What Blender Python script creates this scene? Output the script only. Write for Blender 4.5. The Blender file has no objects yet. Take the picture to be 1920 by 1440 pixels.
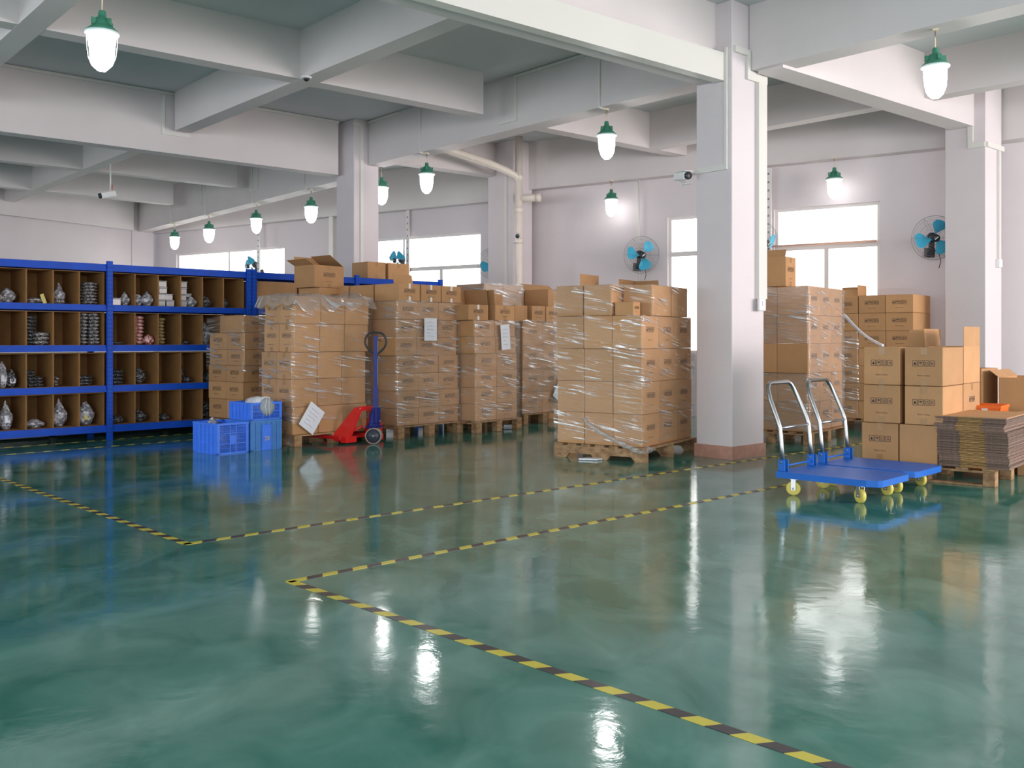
import bpy, math, random
from mathutils import Vector, Matrix, noise

random.seed(7)
SC = bpy.context.scene
COL = SC.collection
PI = math.pi
F, HOR, CH = 1790.0, 638.0, 1.15          # focal length in pixels of the 1920 frame, horizon row, eye height

# ------------------------------------------------------------------ camera, world, big lights, exposure
cam = bpy.data.cameras.new('camera')
cam.sensor_width = 36.0
cam.lens = F / 1920.0 * 36.0
cam.shift_y = -82.0 / 1920.0
cam.clip_end = 200
co = bpy.data.objects.new('camera', cam)
co.location = (0, 0, CH)
co.rotation_euler = (PI / 2, 0, 0)
COL.objects.link(co)
SC.camera = co

w = bpy.data.worlds.new('daylight')
SC.world = w
w.use_nodes = True
w.node_tree.nodes['Background'].inputs[0].default_value = (0.86, 0.92, 1.0, 1)
w.node_tree.nodes['Background'].inputs[1].default_value = 1.0

SC.view_settings.view_transform = 'Standard'
SC.view_settings.look = 'None'
SC.view_settings.gamma = 1
SC.view_settings.use_curve_mapping = False
SC.view_settings.exposure = 0.80

def area(name, loc, target, sx, sy, power, col):
    l = bpy.data.lights.new(name, 'AREA')
    l.shape = 'RECTANGLE'; l.size = sx; l.size_y = sy
    l.energy = power; l.color = col
    o = bpy.data.objects.new(name, l)
    o.location = loc
    d = Vector(target) - Vector(loc)
    o.rotation_euler = d.to_track_quat('-Z', 'Y').to_euler()
    COL.objects.link(o)
    return o
# daylight through presumed windows, unseen at right and behind; left light is added fill
area('daylight_right', (11.4, 3.8, 2.0), (3.5, 9.0, 1.1), 8, 2.4, 560, (1.0, 0.90, 0.88))
area('daylight_rear', (-1.0, -7.6, 2.2), (-1, 6, 1.3), 18, 2.2, 540, (0.93, 0.96, 1.0))
area('fill_left', (-14.2, 3.0, 2.2), (0, 9, 1.4), 12, 2.2, 260, (0.90, 0.95, 1.0))

# ------------------------------------------------------------------ materials
def nt(name):
    m = bpy.data.materials.new(name); m.use_nodes = True
    return m, m.node_tree.nodes, m.node_tree.links, m.node_tree.nodes['Principled BSDF']

def mat(name, col, rough=0.6, metal=0.0, var=0.0, scale=8.0, spec=0.5, bump=0.0, bscale=60.0, rnd=0.0, coat=0.0):
    m, N, L, P = nt(name)
    P.inputs['Base Color'].default_value = (*col, 1)
    P.inputs['Roughness'].default_value = rough
    P.inputs['Metallic'].default_value = metal
    P.inputs['Specular IOR Level'].default_value = spec
    P.inputs['Coat Weight'].default_value = coat
    tc = N.new('ShaderNodeTexCoord')
    out = None
    if var > 0:
        n = N.new('ShaderNodeTexNoise'); n.inputs['Scale'].default_value = scale; n.inputs['Detail'].default_value = 4
        L.new(tc.outputs['Object'], n.inputs['Vector'])
        r = N.new('ShaderNodeMapRange')
        r.inputs[1].default_value = 0.3; r.inputs[2].default_value = 0.7
        r.inputs[3].default_value = 1 - var; r.inputs[4].default_value = 1 + var
        L.new(n.outputs['Fac'], r.inputs[0]); out = r.outputs[0]
    if rnd > 0:
        oi = N.new('ShaderNodeObjectInfo'); r2 = N.new('ShaderNodeMapRange')
        r2.inputs[3].default_value = 1 - rnd; r2.inputs[4].default_value = 1 + rnd
        L.new(oi.outputs['Random'], r2.inputs[0])
        if out is None: out = r2.outputs[0]
        else:
            mu = N.new('ShaderNodeMath'); mu.operation = 'MULTIPLY'
            L.new(out, mu.inputs[0]); L.new(r2.outputs[0], mu.inputs[1]); out = mu.outputs[0]
    if out is not None:
        vm = N.new('ShaderNodeVectorMath'); vm.operation = 'SCALE'
        vm.inputs[0].default_value = col
        L.new(out, vm.inputs['Scale']); L.new(vm.outputs[0], P.inputs['Base Color'])
    if bump > 0:
        n2 = N.new('ShaderNodeTexNoise'); n2.inputs['Scale'].default_value = bscale; n2.inputs['Detail'].default_value = 3
        L.new(tc.outputs['Object'], n2.inputs['Vector'])
        b = N.new('ShaderNodeBump'); b.inputs['Strength'].default_value = bump; b.inputs['Distance'].default_value = 0.01
        L.new(n2.outputs['Fac'], b.inputs['Height']); L.new(b.outputs[0], P.inputs['Normal'])
    return m

def emis(name, col, strength):
    m, N, L, P = nt(name)
    P.inputs['Base Color'].default_value = (*col, 1)
    P.inputs['Emission Color'].default_value = (*col, 1)
    P.inputs['Emission Strength'].default_value = strength
    P.inputs['Roughness'].default_value = 0.3
    return m

M = {}
M['wall'] = mat('painted_plaster', (0.70, 0.635, 0.655), 0.7, var=0.03, scale=1.2, bump=0.15, bscale=35)
M['ceil'] = mat('ceiling_paint', (0.60, 0.62, 0.63), 0.8, var=0.03, scale=1.0, bump=0.15, bscale=30)
M['beam'] = mat('beam_paint', (0.69, 0.635, 0.635), 0.75, var=0.03, scale=1.5, bump=0.12, bscale=30)
M['skirt'] = mat('pink_tile', (0.48, 0.25, 0.19), 0.35, var=0.12, scale=14)
M['trunk'] = mat('white_trunking', (0.72, 0.70, 0.66), 0.45)
M['pvc'] = mat('cream_pvc', (0.78, 0.70, 0.62), 0.35, var=0.03)
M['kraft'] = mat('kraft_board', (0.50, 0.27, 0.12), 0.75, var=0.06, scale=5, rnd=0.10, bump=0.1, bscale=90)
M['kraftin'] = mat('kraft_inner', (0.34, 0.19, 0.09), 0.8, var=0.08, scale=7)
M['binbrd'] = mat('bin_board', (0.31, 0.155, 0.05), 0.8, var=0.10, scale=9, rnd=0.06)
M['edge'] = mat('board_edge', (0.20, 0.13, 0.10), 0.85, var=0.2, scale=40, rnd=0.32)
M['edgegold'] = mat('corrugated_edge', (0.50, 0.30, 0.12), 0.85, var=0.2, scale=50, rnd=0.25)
M['ink'] = mat('black_ink', (0.025, 0.02, 0.025), 0.6)
M['brtape'] = mat('brown_tape', (0.40, 0.22, 0.09), 0.22)
M['whtape'] = mat('white_tape', (0.80, 0.78, 0.76), 0.3)
M['paper'] = mat('paper', (0.78, 0.80, 0.86), 0.6, var=0.03)
M['pen'] = mat('pen', (0.06, 0.06, 0.14), 0.6)
M['blue'] = mat('blue_enamel', (0.002, 0.068, 0.50), 0.48, var=0.12, scale=6, spec=0.22)
M['hole'] = mat('slot_dark', (0.01, 0.02, 0.06), 0.8)
M['plblue'] = mat('blue_plastic', (0.05, 0.20, 0.86), 0.35, var=0.06, scale=12)
M['plblue2'] = mat('slate_blue_plastic', (0.05, 0.20, 0.52), 0.38, var=0.08, scale=9)
M['yprint'] = mat('yellow_stencil', (0.55, 0.42, 0.12), 0.6)
M['deck'] = mat('trolley_blue', (0.010, 0.135, 0.56), 0.38, var=0.05, scale=10, spec=0.35)
M['steel'] = mat('brushed_steel', (0.40, 0.41, 0.42), 0.32, metal=1.0)
M['zinc'] = mat('zinc_plate', (0.55, 0.55, 0.55), 0.35, metal=0.9)
M['ywheel'] = mat('yellow_wheel', (0.72, 0.60, 0.13), 0.4, var=0.06, scale=20)
M['red'] = mat('red_enamel', (0.75, 0.015, 0.015), 0.3, var=0.06, scale=8, coat=0.3)
M['navy'] = mat('navy_enamel', (0.014, 0.024, 0.18), 0.42, var=0.08, spec=0.3)
M['rubber'] = mat('black_rubber', (0.02, 0.022, 0.03), 0.5)
M['tyre'] = mat('grey_tyre', (0.32, 0.25, 0.22), 0.6, var=0.1, scale=20)
M['hub'] = mat('dark_hub', (0.05, 0.055, 0.075), 0.4)
M['sticker'] = mat('pale_sticker', (0.55, 0.68, 0.75), 0.4)
M['green'] = mat('lamp_green', (0.05, 0.23, 0.15), 0.45, var=0.1, scale=20)
M['lite'] = emis('lit_globe', (1.0, 0.985, 0.97), 14.0)
M['lite2'] = emis('lit_globe_low', (1.0, 0.985, 0.97), 4.0)
M['rim'] = mat('lamp_rim', (0.75, 0.85, 0.85), 0.3)
M['wire'] = mat('wire_cream', (0.75, 0.62, 0.45), 0.5)
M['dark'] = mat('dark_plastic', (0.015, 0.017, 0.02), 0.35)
M['fanblue'] = mat('fan_blade', (0.04, 0.46, 0.70), 0.3)
M['chrome'] = mat('guard_wire', (0.22, 0.22, 0.23), 0.35, metal=0.6)
M['white'] = mat('white_plastic', (0.80, 0.80, 0.80), 0.4)
M['redwire'] = mat('red_cable', (0.60, 0.12, 0.06), 0.5)
M['copper'] = mat('copper_pipe', (0.70, 0.42, 0.32), 0.4, metal=0.3)
M['frame'] = mat('window_frame', (0.74, 0.70, 0.69), 0.5)
M['pane'] = emis('daylit_pane', (0.98, 0.955, 0.93), 1.25)
M['wood'] = None
M['orange'] = mat('orange_plastic', (0.85, 0.16, 0.015), 0.4)
M['ytag'] = mat('yellow_card', (0.62, 0.52, 0.16), 0.6)
M['tub'] = mat('clear_tub', (0.20, 0.19, 0.185), 0.2, var=0.1, scale=40)
M['tublid'] = mat('tub_lid', (0.40, 0.40, 0.42), 0.3)
M['fiber'] = mat('bristles', (0.30, 0.34, 0.38), 0.6, var=0.5, scale=160)
M['whbag'] = mat('white_polybag', (0.72, 0.72, 0.76), 0.25, var=0.1, scale=25, bump=0.4, bscale=30)

def wood():
    m, N, L, P = nt('pallet_wood')
    tc = N.new('ShaderNodeTexCoord'); mp = N.new('ShaderNodeMapping'); mp.inputs['Scale'].default_value = (5, 9, 14)
    n = N.new('ShaderNodeTexNoise'); n.inputs['Scale'].default_value = 1.6; n.inputs['Detail'].default_value = 6
    cr = N.new('ShaderNodeValToRGB')
    cr.color_ramp.elements[0].color = (0.20, 0.10, 0.045, 1); cr.color_ramp.elements[0].position = 0.3
    cr.color_ramp.elements[1].color = (0.50, 0.31, 0.16, 1); cr.color_ramp.elements[1].position = 0.72
    L.new(tc.outputs['Object'], mp.inputs['Vector']); L.new(mp.outputs[0], n.inputs['Vector'])
    L.new(n.outputs['Fac'], cr.inputs[0]); L.new(cr.outputs[0], P.inputs['Base Color'])
    P.inputs['Roughness'].default_value = 0.75
    return m
M['wood'] = wood()

def floor_mat():
    m, N, L, P = nt('green_epoxy')
    tc = N.new('ShaderNodeTexCoord')
    def noi(s, d, sc=(1, 1, 1), dist=0.0):
        mp = N.new('ShaderNodeMapping'); mp.inputs['Scale'].default_value = sc
        mp.inputs['Rotation'].default_value = (0, 0, 0.5)
        n = N.new('ShaderNodeTexNoise'); n.inputs['Scale'].default_value = s; n.inputs['Detail'].default_value = d
        n.inputs['Distortion'].default_value = dist
        L.new(tc.outputs['Object'], mp.inputs['Vector']); L.new(mp.outputs[0], n.inputs['Vector']); return n
    a = noi(3.2, 8, (1, 0.7, 1), 0.8)
    cr = N.new('ShaderNodeValToRGB')
    cr.color_ramp.elements[0].color = (0.026, 0.175, 0.132, 1); cr.color_ramp.elements[0].position = 0.33
    cr.color_ramp.elements[1].color = (0.125, 0.315, 0.262, 1); cr.color_ramp.elements[1].position = 0.68
    L.new(a.outputs['Fac'], cr.inputs[0]); L.new(cr.outputs[0], P.inputs['Base Color'])
    b = noi(3.0, 8, (1, 0.6, 1), 0.9)
    r = N.new('ShaderNodeMapRange'); r.inputs[1].default_value = 0.3; r.inputs[2].default_value = 0.75
    r.inputs[3].default_value = 0.04; r.inputs[4].default_value = 0.17
    L.new(b.outputs['Fac'], r.inputs[0]); L.new(r.outputs[0], P.inputs['Roughness'])
    P.inputs['IOR'].default_value = 1.64
    c = noi(9, 6, (1, 1, 1), 0.4); d = noi(75, 3)
    mx = N.new('ShaderNodeMath'); mx.operation = 'MULTIPLY_ADD'; mx.inputs[1].default_value = 0.10
    L.new(d.outputs['Fac'], mx.inputs[0]); L.new(c.outputs['Fac'], mx.inputs[2])
    bp = N.new('ShaderNodeBump'); bp.inputs['Strength'].default_value = 0.075; bp.inputs['Distance'].default_value = 0.012
    L.new(mx.outputs[0], bp.inputs['Height']); L.new(bp.outputs[0], P.inputs['Normal'])
    return m
M['floor'] = floor_mat()

def film_mat(name='stretch_film', base=0.06, streak=0.90):
    m, N, L, P = nt(name)
    out = N['Material Output']
    uv = N.new('ShaderNodeUVMap'); uv.uv_map = 'uv'
    mp = N.new('ShaderNodeMapping'); mp.inputs['Scale'].default_value = (2.2, 46, 1); mp.inputs['Rotation'].default_value = (0, 0, 0.0)
    sep = N.new('ShaderNodeSeparateXYZ'); cmb = N.new('ShaderNodeCombineXYZ')
    # slanted streaks: v' = v + 0.22 u
    ma = N.new('ShaderNodeMath'); ma.operation = 'MULTIPLY_ADD'; ma.inputs[1].default_value = 0.16
    L.new(uv.outputs[0], sep.inputs[0]); L.new(sep.outputs[0], ma.inputs[0]); L.new(sep.outputs[1], ma.inputs[2])
    L.new(sep.outputs[0], cmb.inputs[0]); L.new(ma.outputs[0], cmb.inputs[1]); L.new(cmb.outputs[0], mp.inputs['Vector'])
    n = N.new('ShaderNodeTexNoise'); n.inputs['Scale'].default_value = 1.0; n.inputs['Detail'].default_value = 5; n.inputs['Distortion'].default_value = 0.8
    L.new(mp.outputs[0], n.inputs['Vector'])
    mp2 = N.new('ShaderNodeMapping'); mp2.inputs['Scale'].default_value = (3.0, 5.0, 1)
    n2 = N.new('ShaderNodeTexNoise'); n2.inputs['Scale'].default_value = 1.0; n2.inputs['Detail'].default_value = 2
    L.new(cmb.outputs[0], mp2.inputs['Vector']); L.new(mp2.outputs[0], n2.inputs['Vector'])
    bp = N.new('ShaderNodeBump'); bp.inputs['Strength'].default_value = 1.0; bp.inputs['Distance'].default_value = 0.012
    L.new(n.outputs['Fac'], bp.inputs['Height'])
    gl = N.new('ShaderNodeBsdfGlossy'); gl.inputs['Roughness'].default_value = 0.12
    L.new(bp.outputs[0], gl.inputs['Normal'])
    df = N.new('ShaderNodeBsdfDiffuse'); df.inputs['Color'].default_value = (0.85, 0.85, 0.85, 1)
    L.new(bp.outputs[0], df.inputs['Normal'])
    gd = N.new('ShaderNodeMixShader'); gd.inputs[0].default_value = 0.45
    L.new(gl.outputs[0], gd.inputs[1]); L.new(df.outputs[0], gd.inputs[2])
    tr = N.new('ShaderNodeBsdfTransparent')
    # streak mask: highlights put into the film as white streaks, whatever it reflects
    r1 = N.new('ShaderNodeMapRange'); r1.inputs[1].default_value = 0.52; r1.inputs[2].default_value = 0.62
    L.new(n.outputs['Fac'], r1.inputs[0])
    r2 = N.new('ShaderNodeMapRange'); r2.inputs[1].default_value = 0.46; r2.inputs[2].default_value = 0.62
    L.new(n2.outputs['Fac'], r2.inputs[0])
    mm = N.new('ShaderNodeMath'); mm.operation = 'MULTIPLY'
    L.new(r1.outputs[0], mm.inputs[0]); L.new(r2.outputs[0], mm.inputs[1])
    fac = N.new('ShaderNodeMath'); fac.operation = 'MULTIPLY_ADD'; fac.inputs[1].default_value = streak; fac.inputs[2].default_value = base
    fac.use_clamp = True
    L.new(mm.outputs[0], fac.inputs[0])
    mix = N.new('ShaderNodeMixShader')
    L.new(fac.outputs[0], mix.inputs[0]); L.new(tr.outputs[0], mix.inputs[1]); L.new(gd.outputs[0], mix.inputs[2])
    L.new(mix.outputs[0], out.inputs['Surface'])
    return m
M['film'] = film_mat()
M['filmhaze'] = film_mat('hazy_film', 0.13, 1.0)
M['filmpale'] = film_mat('pale_film', 0.22, 0.9)
M['filmcrumple'] = film_mat('crumpled_film', 0.30, 1.0)

def bag_mat(name, dark, light, tint, scale, alpha=1.0):
    m, N, L, P = nt(name)
    tc = N.new('ShaderNodeTexCoord')
    v = N.new('ShaderNodeTexVoronoi'); v.inputs['Scale'].default_value = scale
    L.new(tc.outputs['Object'], v.inputs['Vector'])
    cr = N.new('ShaderNodeValToRGB')
    cr.color_ramp.elements[0].color = (*light, 1); cr.color_ramp.elements[0].position = 0.0
    cr.color_ramp.elements[1].color = (*dark, 1); cr.color_ramp.elements[1].position = 0.75
    e = cr.color_ramp.elements.new(0.38); e.color = (*tint, 1)
    sp = N.new('ShaderNodeSeparateColor')
    L.new(v.outputs['Color'], sp.inputs[0]); L.new(sp.outputs[0], cr.inputs[0])
    L.new(cr.outputs[0], P.inputs['Base Color'])
    P.inputs['Roughness'].default_value = 0.16
    P.inputs['Alpha'].default_value = alpha
    n = N.new('ShaderNodeTexNoise'); n.inputs['Scale'].default_value = 26
    L.new(tc.outputs['Object'], n.inputs['Vector'])
    b = N.new('ShaderNodeBump'); b.inputs['Strength'].default_value = 0.8; b.inputs['Distance'].default_value = 0.02
    L.new(n.outputs['Fac'], b.inputs['Height']); L.new(b.outputs[0], P.inputs['Normal'])
    return m
M['metalbag'] = bag_mat('bag_of_metal_fittings', (0.06, 0.055, 0.055), (0.62, 0.60, 0.60), (0.22, 0.20, 0.20), 95)
M['darkbag'] = bag_mat('bag_of_dark_fittings', (0.02, 0.022, 0.025), (0.30, 0.30, 0.32), (0.07, 0.07, 0.075), 90)
M['clearbag'] = bag_mat('clear_bag', (0.20, 0.20, 0.22), (0.72, 0.72, 0.78), (0.40, 0.40, 0.44), 42, 0.9)
M['pinkbag'] = bag_mat('pink_packets', (0.32, 0.06, 0.07), (0.85, 0.72, 0.68), (0.62, 0.28, 0.26), 60)
M['goldbag'] = bag_mat('gold_packets', (0.24, 0.16, 0.06), (0.62, 0.50, 0.28), (0.42, 0.31, 0.14), 70)

# ------------------------------------------------------------------ mesh helpers
class MB:
    def __init__(s): s.v = []; s.f = []; s.m = []; s.sm = []
    def _add(s, vs, fs, mi=0, smooth=False, X=None):
        b = len(s.v)
        for p in vs:
            p = Vector(p)
            if X is not None: p = X @ p
            s.v.append(tuple(p))
        for f in fs:
            s.f.append(tuple(b + i for i in f)); s.m.append(mi); s.sm.append(smooth)
        return s
    def box(s, a, b, mi=0, X=None):
        x0, y0, z0 = a; x1, y1, z1 = b
        vs = [(x0,y0,z0),(x1,y0,z0),(x1,y1,z0),(x0,y1,z0),(x0,y0,z1),(x1,y0,z1),(x1,y1,z1),(x0,y1,z1)]
        return s._add(vs, [(0,3,2,1),(4,5,6,7),(0,1,5,4),(1,2,6,5),(2,3,7,6),(3,0,4,7)], mi, False, X)
    def bbox(s, a, b, c=0.004, mi=0, X=None):     # box with bevelled edges
        (x0, y0, z0), (x1, y1, z1) = a, b
        V = []; idx = {}
        for i, x in enumerate((x0, x1)):
            for j, y in enumerate((y0, y1)):
                for k, z in enumerate((z0, z1)):
                    dx = c if i == 0 else -c; dy = c if j == 0 else -c; dz = c if k == 0 else -c
                    idx[i,j,k,'x'] = len(V); V.append((x, y+dy, z+dz))
                    idx[i,j,k,'y'] = len(V); V.append((x+dx, y, z+dz))
                    idx[i,j,k,'z'] = len(V); V.append((x+dx, y+dy, z))
        Fs = []
        for i in (0, 1):
            q = [idx[i,0,0,'x'], idx[i,1,0,'x'], idx[i,1,1,'x'], idx[i,0,1,'x']]; Fs.append(q if i else q[::-1])
            q = [idx[0,i,0,'y'], idx[0,i,1,'y'], idx[1,i,1,'y'], idx[1,i,0,'y']]; Fs.append(q if i else q[::-1])
            q = [idx[0,0,i,'z'], idx[1,0,i,'z'], idx[1,1,i,'z'], idx[0,1,i,'z']]; Fs.append(q if i else q[::-1])
        for i in (0, 1):
            for j in (0, 1):
                q = [idx[i,j,0,'x'], idx[i,j,1,'x'], idx[i,j,1,'y'], idx[i,j,0,'y']]; Fs.append(q if (i == j) else q[::-1])
                q = [idx[i,0,j,'x'], idx[i,0,j,'z'], idx[i,1,j,'z'], idx[i,1,j,'x']]; Fs.append(q if (i == j) else q[::-1])
                q = [idx[0,i,j,'y'], idx[1,i,j,'y'], idx[1,i,j,'z'], idx[0,i,j,'z']]; Fs.append(q if (i == j) else q[::-1])
        for i in (0, 1):
            for j in (0, 1):
                for k in (0, 1):
                    q = [idx[i,j,k,'x'], idx[i,j,k,'y'], idx[i,j,k,'z']]; Fs.append(q if (i+j+k) % 2 else q[::-1])
        return s._add(V, Fs, mi, False, X)
    def tube(s, pts, r, seg=8, mi=0, X=None, closed=False, caps=True):
        pts = [Vector(p) for p in pts]; n = len(pts); vs = []; fs = []
        prev = None
        for i, p in enumerate(pts):
            if closed: d = pts[(i+1) % n] - pts[i-1]
            elif i == 0: d = pts[1] - pts[0]
            elif i == n-1: d = pts[-1] - pts[-2]
            else: d = (pts[i+1]-pts[i]).normalized() + (pts[i]-pts[i-1]).normalized()
            if d.length < 1e-9: d = Vector((0, 0, 1))
            d.normalize()
            if prev is None:
                up = Vector((0,0,1)) if abs(d.z) < 0.9 else Vector((1,0,0))
                a = d.cross(up).normalized()
            else:
                a = (prev - d*prev.dot(d)).normalized()
            prev = a; b = d.cross(a)
            rr = r[i] if isinstance(r, (list, tuple)) else r
            for k in range(seg):
                t = 2*PI*k/seg
                vs.append(p + a*math.cos(t)*rr + b*math.sin(t)*rr)
        m = n if closed else n-1
        for i in range(m):
            j = (i+1) % n
            for k in range(seg):
                k2 = (k+1) % seg
                fs.append((i*seg+k, j*seg+k, j*seg+k2, i*seg+k2))
        if not closed and caps:
            fs.append(tuple(range(seg))); fs.append(tuple((n-1)*seg+k for k in reversed(range(seg))))
        return s._add(vs, fs, mi, True, X)
    def lathe(s, prof, seg=20, mi=0, X=None, caps=True):
        vs = []; fs = []; n = len(prof)
        for r, z in prof:
            for k in range(seg):
                t = 2*PI*k/seg; vs.append((r*math.cos(t), r*math.sin(t), z))
        for i in range(n-1):
            for k in range(seg):
                k2 = (k+1) % seg
                fs.append((i*seg+k, i*seg+k2, (i+1)*seg+k2, (i+1)*seg+k))
        if caps:
            fs.append(tuple(reversed(range(seg)))); fs.append(tuple((n-1)*seg+k for k in range(seg)))
        return s._add(vs, fs, mi, True, X)
    def prism(s, poly, z0, z1, mi=0, X=None):
        n = len(poly)
        vs = [(x, y, z0) for x, y in poly] + [(x, y, z1) for x, y in poly]
        fs = [tuple(reversed(range(n))), tuple(range(n, 2*n))] + [(i, (i+1) % n, n+(i+1) % n, n+i) for i in range(n)]
        return s._add(vs, fs, mi, False, X)
    def mesh(s, name, mats):
        me = bpy.data.meshes.new(name)
        me.from_pydata(s.v, [], s.f)
        for m in (mats if isinstance(mats, (list, tuple)) else [mats]): me.materials.append(m)
        me.polygons.foreach_set('material_index', s.m)
        me.polygons.foreach_set('use_smooth', s.sm)
        me.update()
        return me
    def build(s, name, mats, parent=None, loc=(0,0,0), rz=0.0):
        o = bpy.data.objects.new(name, s.mesh(name, mats))
        o.location = loc; o.rotation_euler = (0, 0, rz)
        COL.objects.link(o)
        if parent is not None: o.parent = parent
        return o

def put(name, me, parent=None, loc=(0,0,0), rot=(0,0,0), sc=(1,1,1)):
    o = bpy.data.objects.new(name, me); o.location = loc; o.rotation_euler = rot; o.scale = sc
    COL.objects.link(o)
    if parent is not None: o.parent = parent
    return o
def thing(name, label, cat, loc=(0,0,0), rz=0.0, group=None, rot=None):
    o = bpy.data.objects.new(name, None); o.empty_display_size = 0.1
    o.location = loc; o.rotation_euler = rot if rot else (0, 0, rz); COL.objects.link(o)
    o['label'] = label; o['category'] = cat
    if group: o['group'] = group
    return o
def tag(o, label, cat, group=None):
    o['label'] = label; o['category'] = cat
    if group: o['group'] = group
    return o
def struct(o, label=None, cat=None):
    o['kind'] = 'structure'
    if label: o['label'] = label
    if cat: o['category'] = cat
    return o
def G(px, py, z=0.0):           # the place in the room at height z that the photo shows at a pixel
    y = F*(CH-z)/(py-HOR); return Vector(((px-960)/F*y, y))
def D(px, y): return (px-960)/F*y
def RZ(a): return Matrix.Rotation(a, 4, 'Z')
def T(x, y, z): return Matrix.Translation((x, y, z))
GX = Vector((0.743, 0.669)); GY = Vector((-0.669, 0.743))      # the building's two grid directions

# ------------------------------------------------------------------ room shell
CEIL = 4.435
mb = MB(); mb.box((-16, -9, -0.05), (13, 24, 0))
struct(mb.build('floor', M['floor']), 'glossy mottled green epoxy floor', 'floor')
mb = MB(); mb.box((-16, -9, CEIL), (13, 24, CEIL+0.12))
struct(mb.build('ceiling', M['ceil']), 'grey painted concrete ceiling slab', 'ceiling')

def wall_run(name, a, b, thick, holes, label, mname='wall', top=CEIL):
    """wall from a to b (inner face on the line, thickness to its left side when walking a->b), holes=(t0,t1,z0,z1)"""
    a = Vector(a); b = Vector(b); L_ = (b-a).length
    X = T(a.x, a.y, 0) @ RZ(math.atan2(b.y-a.y, b.x-a.x))
    mb = MB(); t = 0
    for (t0, t1, z0, z1) in sorted(holes):
        mb.box((t, 0, 0), (t0, thick, top), 0, X)
        mb.box((t0, 0, 0), (t1, thick, z0), 0, X)
        mb.box((t0, 0, z1), (t1, thick, top), 0, X)
        t = t1
    mb.box((t, 0, 0), (L_, thick, top), 0, X)
    struct(mb.build(name, M[mname]), label, 'wall')
    return X
nwin = [0]
def window(X, t0, t1, z0, z1, transom, mulls_low, mulls_up, label, thick=0.2):
    nwin[0] += 1
    w = thing('window_%d' % nwin[0], label, 'window', X.to_translation(), 0)
    w.rotation_euler = X.to_euler(); w['kind'] = 'structure'
    f = 0.045; y0, y1 = 0.05, 0.10
    mb = MB()
    mb.box((t0, y0, z0), (t0+f, y1, z1)); mb.box((t1-f, y0, z0), (t1, y1, z1))
    mb.box((t0+f, y0, z0), (t1-f, y1, z0+f)); mb.box((t0+f, y0, z1-f), (t1-f, y1, z1))
    mb.build('window_frame', M['frame'], w)
    mb = MB(); mb.box((t0+f, y0-0.01, transom-0.035), (t1-f, y1, transom+0.035)); mb.build('transom', M['frame'], w)
    for t in mulls_low:
        mb = MB(); mb.box((t-0.03, y0, z0+f), (t+0.03, y1, transom-0.035)); mb.build('mullion', M['frame'], w)
    for t in mulls_up:
        mb = MB(); mb.box((t-0.02, y0, transom+0.035), (t+0.02, y1, z1-f)); mb.build('mullion', M['frame'], w)
    xs = sorted([t0+f] + list(mulls_low) + [t1-f])
    for a_, b_ in zip(xs[:-1], xs[1:]):
        mb = MB(); mb.box((a_, y0+0.02, z0+f), (b_, y0+0.03, transom-0.03)); mb.build('pane', M['pane'], w)
    xs = sorted([t0+f] + list(mulls_up) + [t1-f])
    for a_, b_ in zip(xs[:-1], xs[1:]):
        mb = MB(); mb.box((a_, y0+0.02, transom+0.03), (b_, y0+0.03, z1-f)); mb.build('pane', M['pane'], w)
    return w

# back wall, right part: from the right-hand corner to the pier; t measured from (12,...) side reversed
WA = Vector((5.71, 12.53)); WD = Vector((-0.837, 0.547))       # point and direction along the wall to the left
WB = Vector((-0.31, 17.37)); WE = Vector((-0.845, 0.535))
a0 = WA - WD*7.6                                               # far right end
def wt(t): return 7.6 + t
end1 = WA + WD*6.62
# walking from left to right so that the thickness lies outside
L1 = (end1 - a0).length
def flip(t): return L1 - wt(t)
X1 = wall_run('wall_back', end1, a0, 0.2,
              [(flip(2.30), flip(0.84), 0.95, 3.045), (flip(3.96), flip(2.62), 0.95, 3.045)],
              'pale pink back wall with high windows behind the stacks')
window(X1, flip(2.30), flip(0.84), 0.95, 3.045, 2.47, [flip(1.57)], [], 'bright window on the back wall right of the near pillar')
window(X1, flip(3.96), flip(2.62), 0.95, 3.045, 2.47, [flip(3.3)], [], 'bright window half hidden behind the near pillar')
end2 = WB + WE*9.9
L2 = 9.9
X2 = wall_run('wall_back', end2, WB + WE*(-0.0), 0.2,
              [(L2-3.5, L2-0.305, 0.95, 3.15), (L2-8.83, L2-5.34, 0.95, 3.15)],
              'pale lilac back wall left of the pipes')
window(X2, L2-3.5, L2-0.305, 0.95, 3.15, 2.52, [L2-1.25, L2-2.4], [L2-2.15], 'bright window on the back wall between two pillars')
window(X2, L2-8.83, L2-5.34, 0.95, 3.15, 2.45, [L2-6.2, L2-7.1, L2-8.0], [L2-7.1], 'bright far window above the blue rack')
mb = MB(); mb.prism([(-0.31, 17.37), (0.17, 16.13), (0.33, 16.25), (-0.12, 17.5)], 0, CEIL)
struct(mb.build('wall_jog', M['wall']), 'short return of the back wall behind the pipes', 'wall')
wall_run('wall_left', (-15.3, 10.0), (-8.55, 22.25), 0.2, [], 'plain pale wall beyond the blue rack')
wall_run('wall_left', (-15.3, -8.5), (-15.3, 10.0), 0.2, [(3.0, 16.5, 1.1, 3.3)], 'long side wall outside the picture')
wall_run('wall_near', (12.3, -8.5), (-15.3, -8.5), 0.2, [(3, 24, 1.1, 3.3)], 'near wall behind the camera')
wall_run('wall_right', (12.3, 8.3), (12.3, -8.5), 0.2, [(0.8, 15.5, 1.1, 3.3)], 'right-hand wall outside the picture')

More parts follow.
